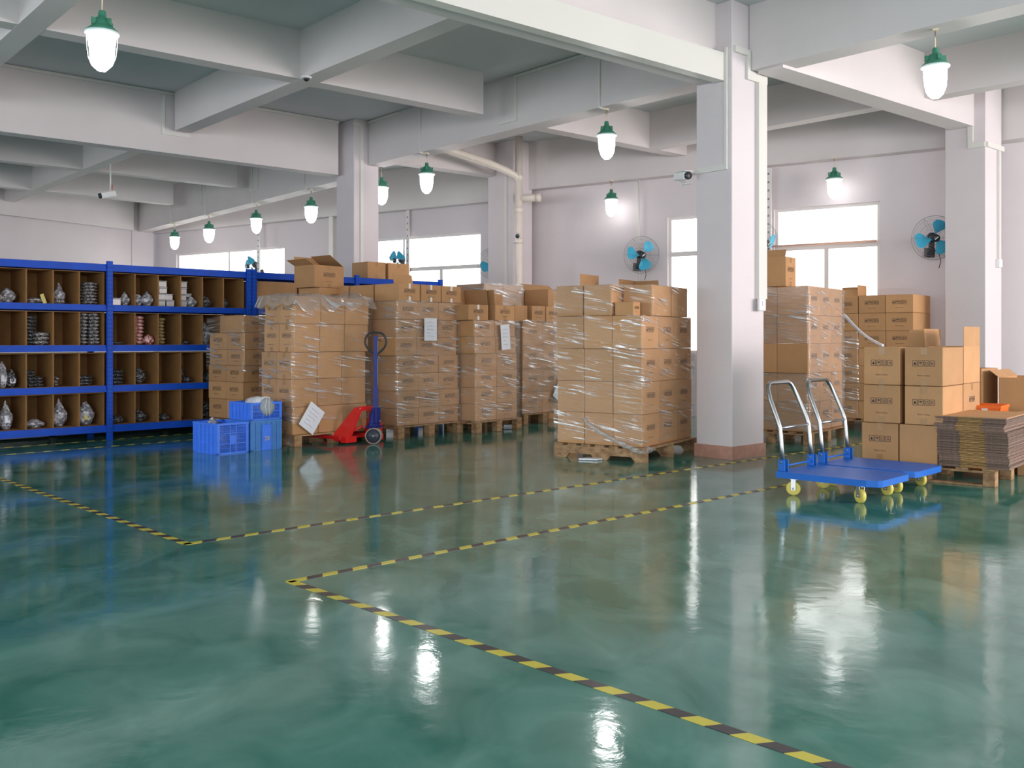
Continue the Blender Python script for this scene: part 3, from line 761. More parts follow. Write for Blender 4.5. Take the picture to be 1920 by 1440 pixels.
def carton(X, x, y, z, w_, d_, h, label, marks='', tape_='', open_=False, group=None, jit=0.004, flaps=None, sc_m=1.0, rz=0.0, cat='carton'):
    """X: stack frame; local x = along the right face, y = along the left face; marks: faces 'R' (y=0) and 'L' (x=0)"""
    loc = X @ Vector((x+random.uniform(0, jit), y+random.uniform(0, jit), z))
    t = thing('carton', label, cat, loc, X.to_euler().z + random.uniform(-1, 1)*0.006 + rz, group)
    w2, d2, h2 = w_-GAPR, d_-GAPR, h-0.0025
    if open_:
        mb = MB(); e = 0.004
        mb.box((0,0,0),(w2,e,h2)); mb.box((0,d2-e,0),(w2,d2,h2)); mb.box((0,e,0),(e,d2-e,h2)); mb.box((w2-e,e,0),(w2,d2-e,h2)); mb.box((e,e,0),(w2-e,d2-e,e))
        mb.build('carton_body', M['kraft'], t)
    else:
        put('carton_body', body_mesh(w2, d2, h2), t)
    for f in (flaps or []):        # (side, angle, length): angle 0 = upright, + = leaning outwards
        side, ang, ln = f
        mb = MB(); m_ = 0.006
        if side == 'R': mb.box((m_, 0, 0), (w2-m_, 0.004, ln)); o = mb.build('flap', M['kraft'], t, (0, 0, h2)); o.rotation_euler = (ang, 0, 0)
        if side == 'B': mb.box((m_, -0.004, 0), (w2-m_, 0, ln)); o = mb.build('flap', M['kraft'], t, (0, d2, h2)); o.rotation_euler = (-ang, 0, 0)
        if side == 'L': mb.box((0, m_, 0), (0.004, d2-m_, ln)); o = mb.build('flap', M['kraft'], t, (0, 0, h2)); o.rotation_euler = (0, -ang, 0)
        if side == 'F': mb.box((-0.004, m_, 0), (0, d2-m_, ln)); o = mb.build('flap', M['kraft'], t, (w2, 0, h2)); o.rotation_euler = (0, ang, 0)
    zc = h2*0.58
    for c in marks:
        s = sc_m*min(1.0, (w2 if c == 'R' else d2)*0.62/0.176, h2*0.26/0.05)
        if c == 'R':
            put('handling_marks', marks_mesh(), t, (w2*0.5, -0.0005, zc), (0, 0, 0), (s, 1, s))
            put('printed_text', text_mesh('Made in China', 0.017, 'ink', 'mic'), t, (w2*0.5, -0.0012, h2*0.25), (0, 0, 0), (s, 1, s))
        if c == 'L':
            put('handling_marks', marks_mesh(), t, (-0.0005, d2*0.5, zc), (0, 0, -PI/2), (s, 1, s))
            put('printed_text', text_mesh('Made in China', 0.017, 'ink', 'mic'), t, (-0.0012, d2*0.5, h2*0.25), (0, 0, -PI/2), (s, 1, s))
    for c in tape_:
        white = c in 'rl'
        tw = 0.05 if not white else 0.032
        m_ = M['whtape'] if white else M['brtape']
        ll = 0.06
        mb = MB()
        if c in 'Rr':
            mb.box((w2/2-tw/2, -0.0009, h2-ll), (w2/2+tw/2, 0, h2+0.0008)); mb.box((w2/2-tw/2, -0.0009, 0.001), (w2/2+tw/2, 0, ll*0.9)) 
            mb.box((w2/2-tw/2, 0, h2), (w2/2+tw/2, d2, h2+0.0008)) if not open_ else None
        else:
            mb.box((-0.0009, d2/2-tw/2, h2-ll), (0, d2/2+tw/2, h2+0.0008)); mb.box((-0.0009, d2/2-tw/2, 0.001), (0, d2/2+tw/2, ll*0.9))
            mb.box((0, d2/2-tw/2, h2), (w2, d2/2+tw/2, h2+0.0008)) if not open_ else None
        mb.build('packing_tape', m_, t)
    return t
ORD = ['top', 'second', 'third', 'fourth', 'fifth', 'sixth', 'seventh', 'eighth', 'ninth']
POS = ['near corner', 'second', 'third', 'fourth']
def frame(x, y, theta):   # theta: how far the right face points right of straight ahead (degrees)
    return T(x, y, 0) @ RZ(math.radians(90-theta))
def stack(X, nR, nL, wR, wL, zs, name, marks, tape_='', shell=True, shift=None, skip=(), wRs=None, lab_look='brown'):
    """zs: layer boundaries from bottom to top"""
    nlay = len(zs)-1; out = []
    for k in range(nlay):
        dx, dy = (shift[k] if shift else (0, 0))
        cnt = (nR, nL, wR, wL)
        if wRs and k in wRs: cnt = wRs[k]
        cR, cL, ww, wl = cnt
        for i in range(cR):
            for j in range(cL):
                if shell and i > 0 and j > 0: continue
                if (k, i, j) in skip: continue
                lay = ORD[nlay-1-k]
                if i == 0 and j == 0: pos = 'at near corner'
                elif j == 0: pos = 'right side, %s from corner' % ORD[i]
                elif i == 0: pos = 'left side, %s from corner' % ORD[j]
                else: pos = 'rear, %s by %s' % (ORD[i], ORD[j])
                mk = ''.join(c for c in marks if (c == 'R' and j == 0) or (c == 'L' and i == 0))
                tp = ''.join(c for c in tape_ if (c in 'Rr' and j == 0) or (c in 'Ll' and i == 0))
                out.append(carton(X, dx+i*ww, dy+j*wl, zs[k], ww, wl, zs[k+1]-zs[k],
                    '%s carton, %s layer, %s, %s' % (lab_look, lay, pos, name), mk, tp, group='cartons: ' + name))
    return out

def film(X, lx, ly, z0, z1, label, amp=0.006, seed=0, off=0.014, mname='film'):
    """stretch film wound round a stack footprint (0..lx, 0..ly)"""
    per = []
    step = 0.035
    def line(a, b):
        n = max(2, int((Vector(b)-Vector(a)).length/step)); return [(a[0]+(b[0]-a[0])*i/n, a[1]+(b[1]-a[1])*i/n) for i in range(n)]
    c = [(-off, ly+off), (-off, -off), (lx+off, -off), (lx+off, ly+off)]
    per = line(c[0], c[1]) + line(c[1], c[2]) + line(c[2], c[3]) + line(c[3], c[0]) + [c[0]]
    nz = max(4, int((z1-z0)/0.028))
    vs = []; uvs = []; u = 0; cx, cy = lx/2, ly/2
    n = len(per)
    for i, (x, y) in enumerate(per):
        if i: u += (Vector(per[i])-Vector(per[i-1])).length
        for k in range(nz+1):
            v = z0+(z1-z0)*k/nz
            ii = i % (n-1)
            xx, yy = per[ii]
            s = noise.noise(Vector((u*2.2 if ii else 0, (v+0.16*u)*17, seed)))*amp*1.4 + noise.noise(Vector((xx*6, yy*6, v*6+seed)))*amp
            s += amp*0.6
            # push outwards
            dx = (1 if xx > cx else -1) if min(abs(xx+off), abs(xx-lx-off)) < 0.01 else 0
            dy = (1 if yy > cy else -1) if min(abs(yy+off), abs(yy-ly-off)) < 0.01 else 0
            top = 0.03*noise.noise(Vector((xx*5, yy*5, seed+3))) if k == nz else 0
            bot = 0.03*noise.noise(Vector((xx*5, yy*5, seed+7))) if k == 0 else 0
            s = max(s, -0.008)
            vs.append((xx+dx*s, yy+dy*s, v+top+abs(bot)))
            uvs.append((u+seed, v))
    fs = []
    for i in range(n-1):
        for k in range(nz):
            a = i*(nz+1)+k; b = (i+1)*(nz+1)+k
            fs.append((a, b, b+1, a+1))
    me = bpy.data.meshes.new('stretch_film'); me.from_pydata(vs, [], fs)
    uvl = me.uv_layers.new(name='uv')
    for lp in me.loops: uvl.data[lp.index].uv = uvs[lp.vertex_index]
    me.polygons.foreach_set('use_smooth', [True]*len(fs)); me.materials.append(M[mname]); me.update()
    o = bpy.data.objects.new('stretch_film', me); o.matrix_world = X; COL.objects.link(o)
    tag(o, label, 'film'); return o

def pallet(X, lx, ly, h, label, notch=False, boards=6, over=0.0):
    t = thing('pallet', label, 'pallet', X.to_translation(), X.to_euler().z)
    tb = 0.018
    bw = 0.095
    for k in range(boards):       # deck boards run along x (right face direction)
        y = over + (ly-bw)*k/(boards-1)
        mb = MB(); mb.bbox((0, y, h-tb), (lx, y+bw, h-0.0005*(k % 3)), 0.003); mb.build('deck_board', M['wood'], t)
    if notch:
        for x in (0.0, lx/2-0.02, lx-0.04):
            prof = [(0, 0), (ly*0.12, 0), (ly*0.16, h*0.33), (ly*0.38, h*0.33), (ly*0.42, 0), (ly*0.55, 0), (ly*0.59, h*0.33), (ly*0.83, h*0.33), (ly*0.87, 0), (ly, 0), (ly, h-tb), (0, h-tb)]
            mb = MB(); Xp = Matrix(((0,0,1,x),(1,0,0,0),(0,1,0,0.0),(0,0,0,1)))
            mb.prism(prof, 0, 0.04, 0, Xp); mb.build('stringer', M['wood'], t)
    else:
        for x in (0.0, lx/2-0.05, lx-0.10):
            mb = MB(); mb.bbox((x, 0, h-2*tb), (x+0.10, ly, h-tb), 0.002); mb.build('cross_board', M['wood'], t)
            for y in (0.0, ly/2-0.045, ly-0.09):
                mb = MB(); mb.bbox((x, y, 0.0 if True else tb), (x+0.10, y+0.09, h-2*tb), 0.003); mb.build('block', M['wood'], t)
    return t
def pallet2(X, lx, ly, h, label):     # block pallet with a bottom runner along the left face
    t = pallet(X, lx, ly, h, label)
    for x in (-0.001, lx-0.089):
        mb = MB(); mb.bbox((x, 0.09, 0.0), (x+0.09, ly-0.09, 0.016), 0.002); mb.build('bottom_board', M['wood'], t)
    return t

# ---- stack 1: small loose stack in front of the rack
X = frame(-3.14, 11.2, 40)
pallet(X, 0.85, 0.73, 0.205, 'worn pallet under the low loose stack beside the rack')
N1 = 'low stack by the rack'
zs = [0.21, 0.445, 0.655, 0.85, 1.04, 1.24]
stack(X, 2, 2, 0.42, 0.365, zs, N1, 'LR', 'l' * 0, shift=[(0.03, 0.06), (0.0, 0.03), (0.0, 0.02), (0, 0), (0, 0.0)], shell=False)
carton(X, -0.02, 0.0, 1.24, 0.42, 0.48, 0.205, 'brown carton on very top of the low stack by rack', 'R')
film(X, 0.84, 0.74, 0.78, 1.43, 'torn clear film over the low stack by rack', 0.008, 3)

# ---- stack 2: wrapped, behind the pallet jack
X = frame(-2.36, 10.28, 40)
S2X = X
pallet(X @ T(-0.0, -0.03, 0), 1.12, 0.62, 0.125, 'pallet lifted on the forks of the pallet jack')
N2 = 'stack behind pallet jack'
zs = [0.127, 0.425, 0.727, 1.023, 1.33, 1.632]
stack(X, 3, 2, 0.35, 0.275, zs, N2, 'L', 'L', shift=[(0, 0.0), (0.0, 0.02), (0.0, 0.02), (0.02, 0), (0.03, 0)], shell=False)
film(X, 1.08, 0.57, 0.25, 1.64, 'clear stretch film round the stack behind pallet jack', 0.007, 1)
mb = MB()
vs = []; fs = []; nx, ny = 22, 12
for i in range(nx+1):
    for j in range(ny+1):
        x = -0.045+1.2*i/nx; y = -0.045+0.68*j/ny
        z = 1.640+0.05*abs(noise.noise(Vector((x*4, y*5, 2))))+0.025*abs(noise.noise(Vector((x*14, y*14, 5))))
        if i in (0,) or j in (0,): z -= 0.10+0.16*abs(noise.noise(Vector((x*3, y*5, 9))))
        if i == nx-4 and j < 6: z += 0.05
        vs.append((x, y if j else y-0.012, z))
for i in range(nx):
    for j in range(ny): fs.append((i*(ny+1)+j, (i+1)*(ny+1)+j, (i+1)*(ny+1)+j+1, i*(ny+1)+j+1))
me = bpy.data.meshes.new('film_sheet'); me.from_pydata(vs, [], fs)
uvl = me.uv_layers.new(name='uv')
for lp in me.loops:
    v = vs[lp.vertex_index]; uvl.data[lp.index].uv = (v[0]*1.0, v[1]*0.6)
me.polygons.foreach_set('use_smooth', [True]*len(fs)); me.materials.append(M['filmcrumple'])
o = put('film_sheet', me); o.matrix_world = X; tag(o, 'crumpled loose film draped over top of stack behind pallet jack', 'film')
# cartons standing behind stack 2 on a rear column
XB = frame(-2.33, 11.55, 40)
for k, (z0, z1) in enumerate([(0.0, 0.42), (0.42, 0.84), (0.84, 1.26), (1.26, 1.56)]):
    carton(XB, 0, 0, z0, 0.75, 0.5, z1-z0, 'large brown carton, %s of the hidden rear column behind pallet jack stack' % ORD[3-k])
carton(XB, 0.02, 0.02, 1.56, 0.52, 0.40, 0.235, 'shut brown carton directly below the open-flap carton', 'R')
carton(XB, -0.06, 0.02, 1.795, 0.46, 0.40, 0.27, 'open carton with raised flap above stack behind pallet jack', 'R', 'R', open_=True, flaps=[('B', 0.15, 0.12), ('F', -1.0, 0.25), ('L', 1.1, 0.14)])
# ---- stack 3
X = frame(-1.333, 11.1, 40)
pallet(X @ T(-0.02, -0.04, 0), 1.10, 0.95, 0.148, 'pallet under the seven-layer stack right of jack')
N3 = 'stack right of pallet jack'
zs = [0.15, 0.35, 0.554, 0.76, 0.97, 1.182, 1.398, 1.612]
stack(X, 3, 2, 0.345, 0.43, zs, N3, 'R', 'r'*0, shift=[(0.0, 0), (0.02, 0), (0, 0), (0, 0.0), (-0.03, 0.0), (-0.01, 0.01), (0.0, 0.0)])
for i in range(3):
    carton(X, 0.02+i*0.355, -0.01, 1.614, 0.345, 0.43, 0.205, 'white-taped carton on top of the stack right of jack, %s' % ['near corner', 'middle', 'right end'][i], 'R', 'r')
carton(X, 0.02, 0.44, 1.614, 0.345, 0.43, 0.205, 'plain carton on top of stack right of jack, left', '', '', flaps=None)
carton(X, 0.02, 0.90, 1.40, 0.345, 0.43, 0.42, 'plain carton on top of the stack right of jack, far left', '', '')
carton(X, 0.02, 0.90, 0.0, 0.345, 0.43, 1.40, 'tall plain carton in the gap between two stacks')
fl = MB(); fl.box((0, 0, 0), (0.004, 0.36, 0.15))
film(X, 1.05, 0.88, 0.14, 1.62, 'clear stretch film round the stack right of jack', 0.008, 5, mname='filmhaze')
carton(X, 0.36, 0.44, 1.614, 0.34, 0.43, 0.205, 'open carton with tall raised flap, above stack right of jack', '', '', open_=True, flaps=[('R', -0.25, 0.15)])
# ---- stack 4
X = frame(-0.445, 11.76, 41)
pallet(X @ T(-0.02, -0.03, 0), 0.86, 0.95, 0.148, 'pallet under the narrow two-wide wrapped stack')
N4 = 'narrow two-wide stack'
zs = [0.15, 0.36, 0.565, 0.776, 0.986, 1.196, 1.40]
stack(X, 2, 2, 0.39, 0.43, zs, N4, 'R', '', shift=[(0.0, 0), (0.0, 0), (0, 0), (0, 0.0), (-0.02, 0.0), (-0.03, 0.01)])
film(X, 0.80, 0.88, 0.13, 1.40, 'clear stretch film round the narrow two-wide stack', 0.008, 9, mname='filmhaze')
carton(X, -0.10, 0.03, 1.402, 0.36, 0.40, 0.19, 'open carton on narrow stack with two raised flaps', 'R', 'r', open_=True, flaps=[('B', 0.0, 0.2), ('F', -0.15, 0.2)])
carton(X, 0.36, 0.0, 1.402, 0.38, 0.42, 0.195, 'carton at right on top of the narrow stack', 'R', 'R', open_=True, flaps=[('L', 0.1, 0.19)])
XB = frame(-0.38, 13.25, 41)
for k, (z0, z1) in enumerate([(0.0, 0.6), (0.6, 1.2), (1.2, 1.56)]):
    carton(XB, 0, 0, z0, 0.78, 0.55, z1-z0, 'large carton, %s of hidden column behind the narrow stack' % ORD[2-k])
carton(XB, 0, 0, 1.562, 0.39, 0.55, 0.38, 'bubble-wrapped tall carton behind narrow stack, left', 'R')
carton(XB, 0.40, 0, 1.562, 0.39, 0.55, 0.38, 'bubble-wrapped tall carton behind narrow stack, right', 'R')
film(XB, 0.80, 0.56, 1.45, 1.95, 'crinkled film on the tall cartons behind narrow stack', 0.012, 12, mname='filmcrumple')
# ---- stack 5
X = frame(0.144, 12.92, 40)
pallet(X @ T(0.0, -0.02, 0), 0.95, 0.7, 0.148, 'pallet left of the big wrapped stack')
N5 = 'slumping stack left of big one'
zs = [0.15, 0.44, 0.76, 1.085, 1.40]
stack(X, 2, 1, 0.44, 0.5, zs, N5, 'R', '')
film(X, 0.90, 0.51, 0.15, 1.42, 'loose sagging film on the slumping stack', 0.014, 14, mname='filmhaze')
carton(X, 0.20, 0.0, 1.405, 0.30, 0.5, 0.22, 'pale carton on the slumping stack, left of pair', 'R', 'R')
carton(X, 0.52, 0.0, 1.405, 0.30, 0.5, 0.22, 'pale carton on the slumping stack, right of pair', 'R', 'R', flaps=None)
carton(X, -0.10, 0.05, 1.405, 0.27, 0.45, 0.22, 'open carton at left on slumping stack, inner flap up', '', '', open_=True, flaps=[('B', 0.0, 0.17)])
XB = frame(0.42, 13.8, 40)
for k, (z0, z1) in enumerate([(0.0, 0.55), (0.55, 1.1), (1.1, 1.62)]):
    carton(XB, 0, 0, z0, 0.9, 0.5, z1-z0, 'large carton, %s of hidden column behind the slumping stack' % ORD[2-k])
carton(XB, 0.0, 0.4, 1.622, 0.45, 0.45, 0.27, 'brown carton high behind the slumping stack, left', '')
carton(XB, 0.1, -0.05, 1.622, 0.75, 0.44, 0.27, 'brown carton high behind the slumping stack, right', '', open_=True, flaps=[('B', 0.9, 0.16)])

# ---- stack 6: the big wrapped stack
X = frame(1.22, 8.95, 33)
S6X = X
pallet(X @ T(-0.01, -0.05, 0), 1.22, 1.0, 0.14, 'dark notched pallet under the big wrapped stack', notch=True, boards=7)
N6 = 'big stack beside near pillar'
zs = [0.142, 0.45, 0.755, 1.07, 1.385]
stack(X, 3, 3, 0.40, 0.308, zs, N6, 'R', '', shift=[(0, 0), (0, 0), (0.0, 0.0), (-0.015, 0)])
carton(X, -0.01, 0.63, 1.387, 0.42, 0.30, 0.30, 'brown carton, top layer at far left, big stack', '')
carton(X, -0.01, 0.32, 1.387, 0.42, 0.30, 0.30, 'brown carton, top layer second from left, big stack', '')
carton(X, 0.22, 0.0, 1.387, 0.46, 0.31, 0.30, 'brown carton, top layer at right, big stack', '')
carton(X, 0.70, 0.0, 1.387, 0.40, 0.31, 0.30, 'brown carton, top layer far right end, big stack', '')
carton(X, 0.02, 0.10, 1.387, 0.16, 0.2, 0.13, 'small crushed packet in the notch of the top layer', 'R')
film(X, 1.21, 0.93, 0.17, 1.39, 'tight clear stretch film round the big stack', 0.007, 21)
film(X @ T(-0.01, 0.32, 0), 0.42, 0.61, 1.40, 1.69, 'film round the upper left cartons of the big stack', 0.006, 23)
film(X @ T(0.22, 0.0, 0), 0.88, 0.31, 1.40, 1.69, 'film round the upper right cartons of big stack', 0.006, 25)
carton(X, 0.45, 0.62, 1.387, 0.42, 0.30, 0.30, 'open carton behind with upright flap, above big stack left', '', open_=True, flaps=[('B', 0.0, 0.15)])
carton(X, 0.72, 0.33, 1.387, 0.42, 0.28, 0.30, 'open carton behind with upright flap, above big stack right', '', open_=True, flaps=[('B', 0.0, 0.10), ('F', -0.2, 0.10)])
# torn plastic roll at the foot of the film and scrap under the pallet
mb = MB(); pts = []; rr = []
for i in range(15):
    a = i/14; pts.append((-0.03, 0.62-0.62*a, 0.40-0.30*a**0.7)); rr.append(0.012+0.014*abs(noise.noise(Vector((a*5, 1, 3))))*2)
for i in range(5):
    a = i/4; pts.append((0.03+0.20*a, -0.035, 0.12-0.005*a)); rr.append(0.026*(1-a)+0.006)
mb.tube(pts, [q*1.3 for q in rr], 8); me = mb.mesh('film_rope', M['filmcrumple'])
uvl = me.uv_layers.new(name='uv')
for lp in me.loops: v = me.vertices[lp.vertex_index].co; uvl.data[lp.index].uv = (v.x*3+v.y*3, v.z*3)
o = put('film_rope', me); o.matrix_world = X; tag(o, 'twisted rope of film at the foot of big stack', 'film')
mb = MB(); Pq = G(1085, 863); mb.prism([(0,0),(0.17,-0.05),(0.24,0.03),(0.10,0.10)], 0.004, 0.02)
tag(mb.build('plastic_scrap', M['whbag'], None, (Pq.x, Pq.y, 0)), 'scrap of white plastic under the big stack pallet', 'scrap')

Pq = G(952, 804)
mb = MB(); mb.prism([(-0.15,0),(0.02,-0.07),(0.16,0.03),(0.05,0.08)], 0.012, 0.02); mb.prism([(-0.05,0.0),(0.16,0.03),(0.05,0.08)], 0.0, 0.05)
tag(mb.build('plastic_scrap', M['whbag'], None, (Pq.x, Pq.y, 0)), 'torn white plastic beside the narrow stack pallet', 'scrap')
# ---- stack 7
X = frame(3.243, 10.45, 38)
S7X = X
pallet(X @ T(-0.02, -0.04, 0), 1.15, 0.95, 0.14, 'light wood pallet right behind the near pillar')
N7 = 'stack right of near pillar'
zs = [0.142, 0.467, 0.788, 1.115, 1.43, 1.751]
stack(X, 3, 2, 0.362, 0.36, zs, N7, 'R', '', shift=[(0, 0), (0, 0), (-0.03, -0.01), (0, 0), (0, 0)])
film(X, 1.10, 0.73, 0.15, 1.74, 'clear stretch film round the stack right of pillar', 0.006, 31, mname='filmpale')
carton(X, -0.02, 0.25, 1.753, 0.30, 0.55, 0.33, 'tall carton with folded flap atop stack right of pillar', 'R', 'R', open_=True, flaps=[('L', -0.45, 0.09)])

# ---- stack 8
X = frame(4.985, 11.85, 40)
pallet(X @ T(-0.02, 0.55, 0), 0.75, 1.0, 0.14, 'pallet far right behind the labelled boxes')
N8 = 'tall rear stack by right pillar'
zs = [0.142, 0.37, 0.596, 0.822, 1.05, 1.27, 1.498, 1.726]
stack(X, 2, 4, 0.34, 0.345, zs, N8, 'L', '', skip=((6, 0, 2), ), lab_look='tan')
carton(X, 0.0, 0.695, 1.50, 0.33, 0.33, 0.205, 'open carton with flaps up left atop rear stack', 'L', '', open_=True, flaps=[('L', -0.6, 0.13), ('R', 0.0, 0.16), ('B', 0.25, 0.13), ('F', -0.1, 0.15)])
film(X @ T(0, 0.70, 0), 0.70, 0.72, 0.14, 1.26, 'film hanging on the left side of rear stack', 0.009, 37)
XB = frame(5.30, 12.32, 40)
# diagonal rope of film pulled down to the right
mb = MB(); a = Vector((D(1583, 11.9), 11.9, CH+(HOR-590)/F*11.9)); b = Vector((D(1655, 10.9), 10.9, CH+(HOR-648)/F*10.9))
pts = [a.lerp(b, i/12)+Vector((0, 0, -0.05*math.sin(i/12*PI))) for i in range(13)]
mb.tube(pts, [0.018+0.014*abs(noise.noise(Vector((i, 2, 1)))) for i in range(13)], 8)
me = mb.mesh('film_rope', M['whbag'])
o = put('film_rope', me); tag(o, 'pulled rope of film slanting down from rear stack', 'film')

# ---- stack 9: labelled boxes, flattened cartons and their pallet
X = frame(3.765, 7.44, 40)
pallet2(X, 1.15, 1.08, 0.14, 'long light pallet under labelled boxes and flattened cartons')
NB = 'front labelled stack'
bx = [(0.425, 0.142, 'bottom row, right', ''), (0.735, 0.142, 'bottom row, left', 'L'),
      (0.385, 0.46, 'middle row, right', 'L'), (0.72, 0.46, 'middle row, left', 'L'),
      (0.385, 0.778, 'top row, right', 'L'), (0.72, 0.778, 'top row, left', 'L')]
for y, z, ps, mk in bx:
    carton(X, 0.0, y, z, 0.58, 0.305, 0.316, ('plain' if not mk else 'marked') + ' brown carton, %s, %s' % (ps, NB), mk, 'L' if mk else '', group='cartons: '+NB)
carton(X, 0.60, 0.385, 0.142, 0.50, 0.62, 0.30, 'hidden rear carton, lowest, behind the front labelled stack')
carton(X, 0.60, 0.385, 0.444, 0.52, 0.30, 0.335, 'pale tall carton with tape behind the front labelled stack', 'R', 'R')
carton(X, 0.60, 0.385, 0.78, 0.52, 0.30, 0.32, 'open carton with high standing flap, front labelled stack', '', '', open_=True, flaps=[('R', 0.0, 0.17)])
carton(X, 0.62, 0.70, 0.444, 0.45, 0.30, 0.65, 'open carton with raised flaps behind top right box', '', '', open_=True, flaps=[('F', 0.25, 0.16), ('R', -0.1, 0.16)])
random.seed(11)
sheet = {}
def nth(n):
    u = ['', 'first', 'second', 'third', 'fourth', 'fifth', 'sixth', 'seventh', 'eighth', 'ninth', 'tenth', 'eleventh', 'twelfth', 'thirteenth', 'fourteenth', 'fifteenth', 'sixteenth', 'seventeenth', 'eighteenth', 'nineteenth']
    if n < 20: return u[n]
    t_ = {2: 'twent', 3: 'thirt', 4: 'fort', 5: 'fift'}[n//10]
    return t_+'ieth' if n % 10 == 0 else t_+'y-'+u[n % 10]
n_s = 56
for k in range(n_s):
    z = 0.1425+k*0.0071
    v = k % 4
    if v not in sheet:
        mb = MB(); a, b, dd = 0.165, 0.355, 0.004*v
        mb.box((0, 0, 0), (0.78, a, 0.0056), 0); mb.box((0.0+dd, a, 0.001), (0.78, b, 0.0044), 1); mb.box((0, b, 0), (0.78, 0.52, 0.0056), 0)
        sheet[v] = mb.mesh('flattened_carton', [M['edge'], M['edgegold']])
    off = 0.0 if k > 48 else (0.018 if k > 40 else (-0.012 if k > 12 else -0.022))
    p = X @ Vector((0.0+random.uniform(-0.006, 0.006), -0.08+off+random.uniform(-0.006, 0.006), 0))
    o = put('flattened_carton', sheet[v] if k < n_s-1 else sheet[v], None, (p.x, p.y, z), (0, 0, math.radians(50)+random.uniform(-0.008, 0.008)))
    tag(o, 'flattened carton, %s from the bottom of the pile on front pallet' % nth(k+1), 'cardboard', 'pile of flattened cartons')
mb = MB(); mb.box((0, 0, 0), (0.80, 0.53, 0.006))
p = X @ Vector((0, -0.085, 0))
o = mb.build('flattened_carton', M['kraft'], None, (p.x, p.y, 0.1425+n_s*0.0071), math.radians(50)+0.01)
tag(o, 'topmost flattened carton lying on the pile', 'cardboard', 'pile of flattened cartons')
# far right odds and ends
Xq = frame(4.50, 9.15, 47)
carton(Xq, 0, 0, 0, 0.42, 0.34, 0.88, 'tall open carton beside orange bin at right', '', '', open_=True)
t = thing('plastic_bin', 'orange plastic bin between cartons at far right', 'bin', (4.27, 8.35, 0), 0.9)
mb = MB(); mb.box((0,0,0.30),(0.34,0.006,0.56)); mb.box((0,0.30,0.30),(0.34,0.306,0.56)); mb.box((0,0,0.30),(0.006,0.306,0.56)); mb.box((0.334,0,0.30),(0.34,0.306,0.56)); mb.box((0,0,0.0),(0.34,0.306,0.30)); mb.build('tub', M['orange'], t)
mb = MB(); mb.box((-0.008,-0.008,0.55),(0.348,0.0,0.575)); mb.box((-0.008,0.306,0.55),(0.348,0.314,0.575)); mb.box((-0.008,0,0.55),(0.0,0.306,0.575)); mb.box((0.34,0,0.55),(0.348,0.306,0.575)); mb.build('rim', M['orange'], t)
mb = MB(); mb.box((-0.004, 0.10, 0.42), (-0.001, 0.15, 0.56)); mb.build('label_strip', M['whtape'], t)
Xq = frame(5.0, 8.75, 40)
carton(Xq, 0, 0, 0, 0.75, 0.50, 0.80, 'wide brown carton at the right edge behind the pile', '', '', open_=True, flaps=[('B', 0.9, 0.1)])
Xq = frame(4.45, 8.0, 40)
carton(Xq, 0, 0, 0, 0.6, 0.20, 0.545, 'low taped carton at right edge just above the pile', '', 'R')

# ---- notes on the stacks
def note(X, pos, w_, h_, rot, label, face='R'):
    t = thing('paper_note', label, 'paper', X @ Vector(pos), 0)
    t.rotation_euler = (Matrix.Rotation(X.to_euler().z, 4, 'Z') @ Matrix.Rotation(rot, 4, 'Y')).to_euler()
    mb = MB(); mb.box((-w_/2, -0.002, -h_/2), (w_/2, 0, h_/2)); mb.build('sheet', M['paper'], t)
    mb = MB()
    for k in range(5):
        z = h_*(0.3-0.15*k); x0 = -w_*0.3; pts = []
        n = 10 if k != 3 else 6
        for i in range(n): pts.append((x0+w_*0.6*i/10, -0.0028, z+random.uniform(-1, 1)*h_*0.018))
        mb.tube(pts, 0.0012, 4)
    mb.build('handwriting', M['pen'], t)
note(S2X, (0.22, -0.045, 0.30), 0.23, 0.29, 0.62, 'diamond-tilted note on the stack behind pallet jack')
note(frame(-1.333, 11.1, 40), (0.50, -0.045, 1.28), 0.21, 0.27, 0.0, 'upright note high on the stack right of jack')
note(frame(-0.445, 11.76, 41), (0.50, -0.045, 1.19), 0.17, 0.32, -0.08, 'tall narrow note on the narrow two-wide stack')
note(frame(0.144, 12.92, 40), (0.78, -0.05, 0.44), 0.22, 0.30, 0.6, 'diamond-tilted note on the slumping stack')

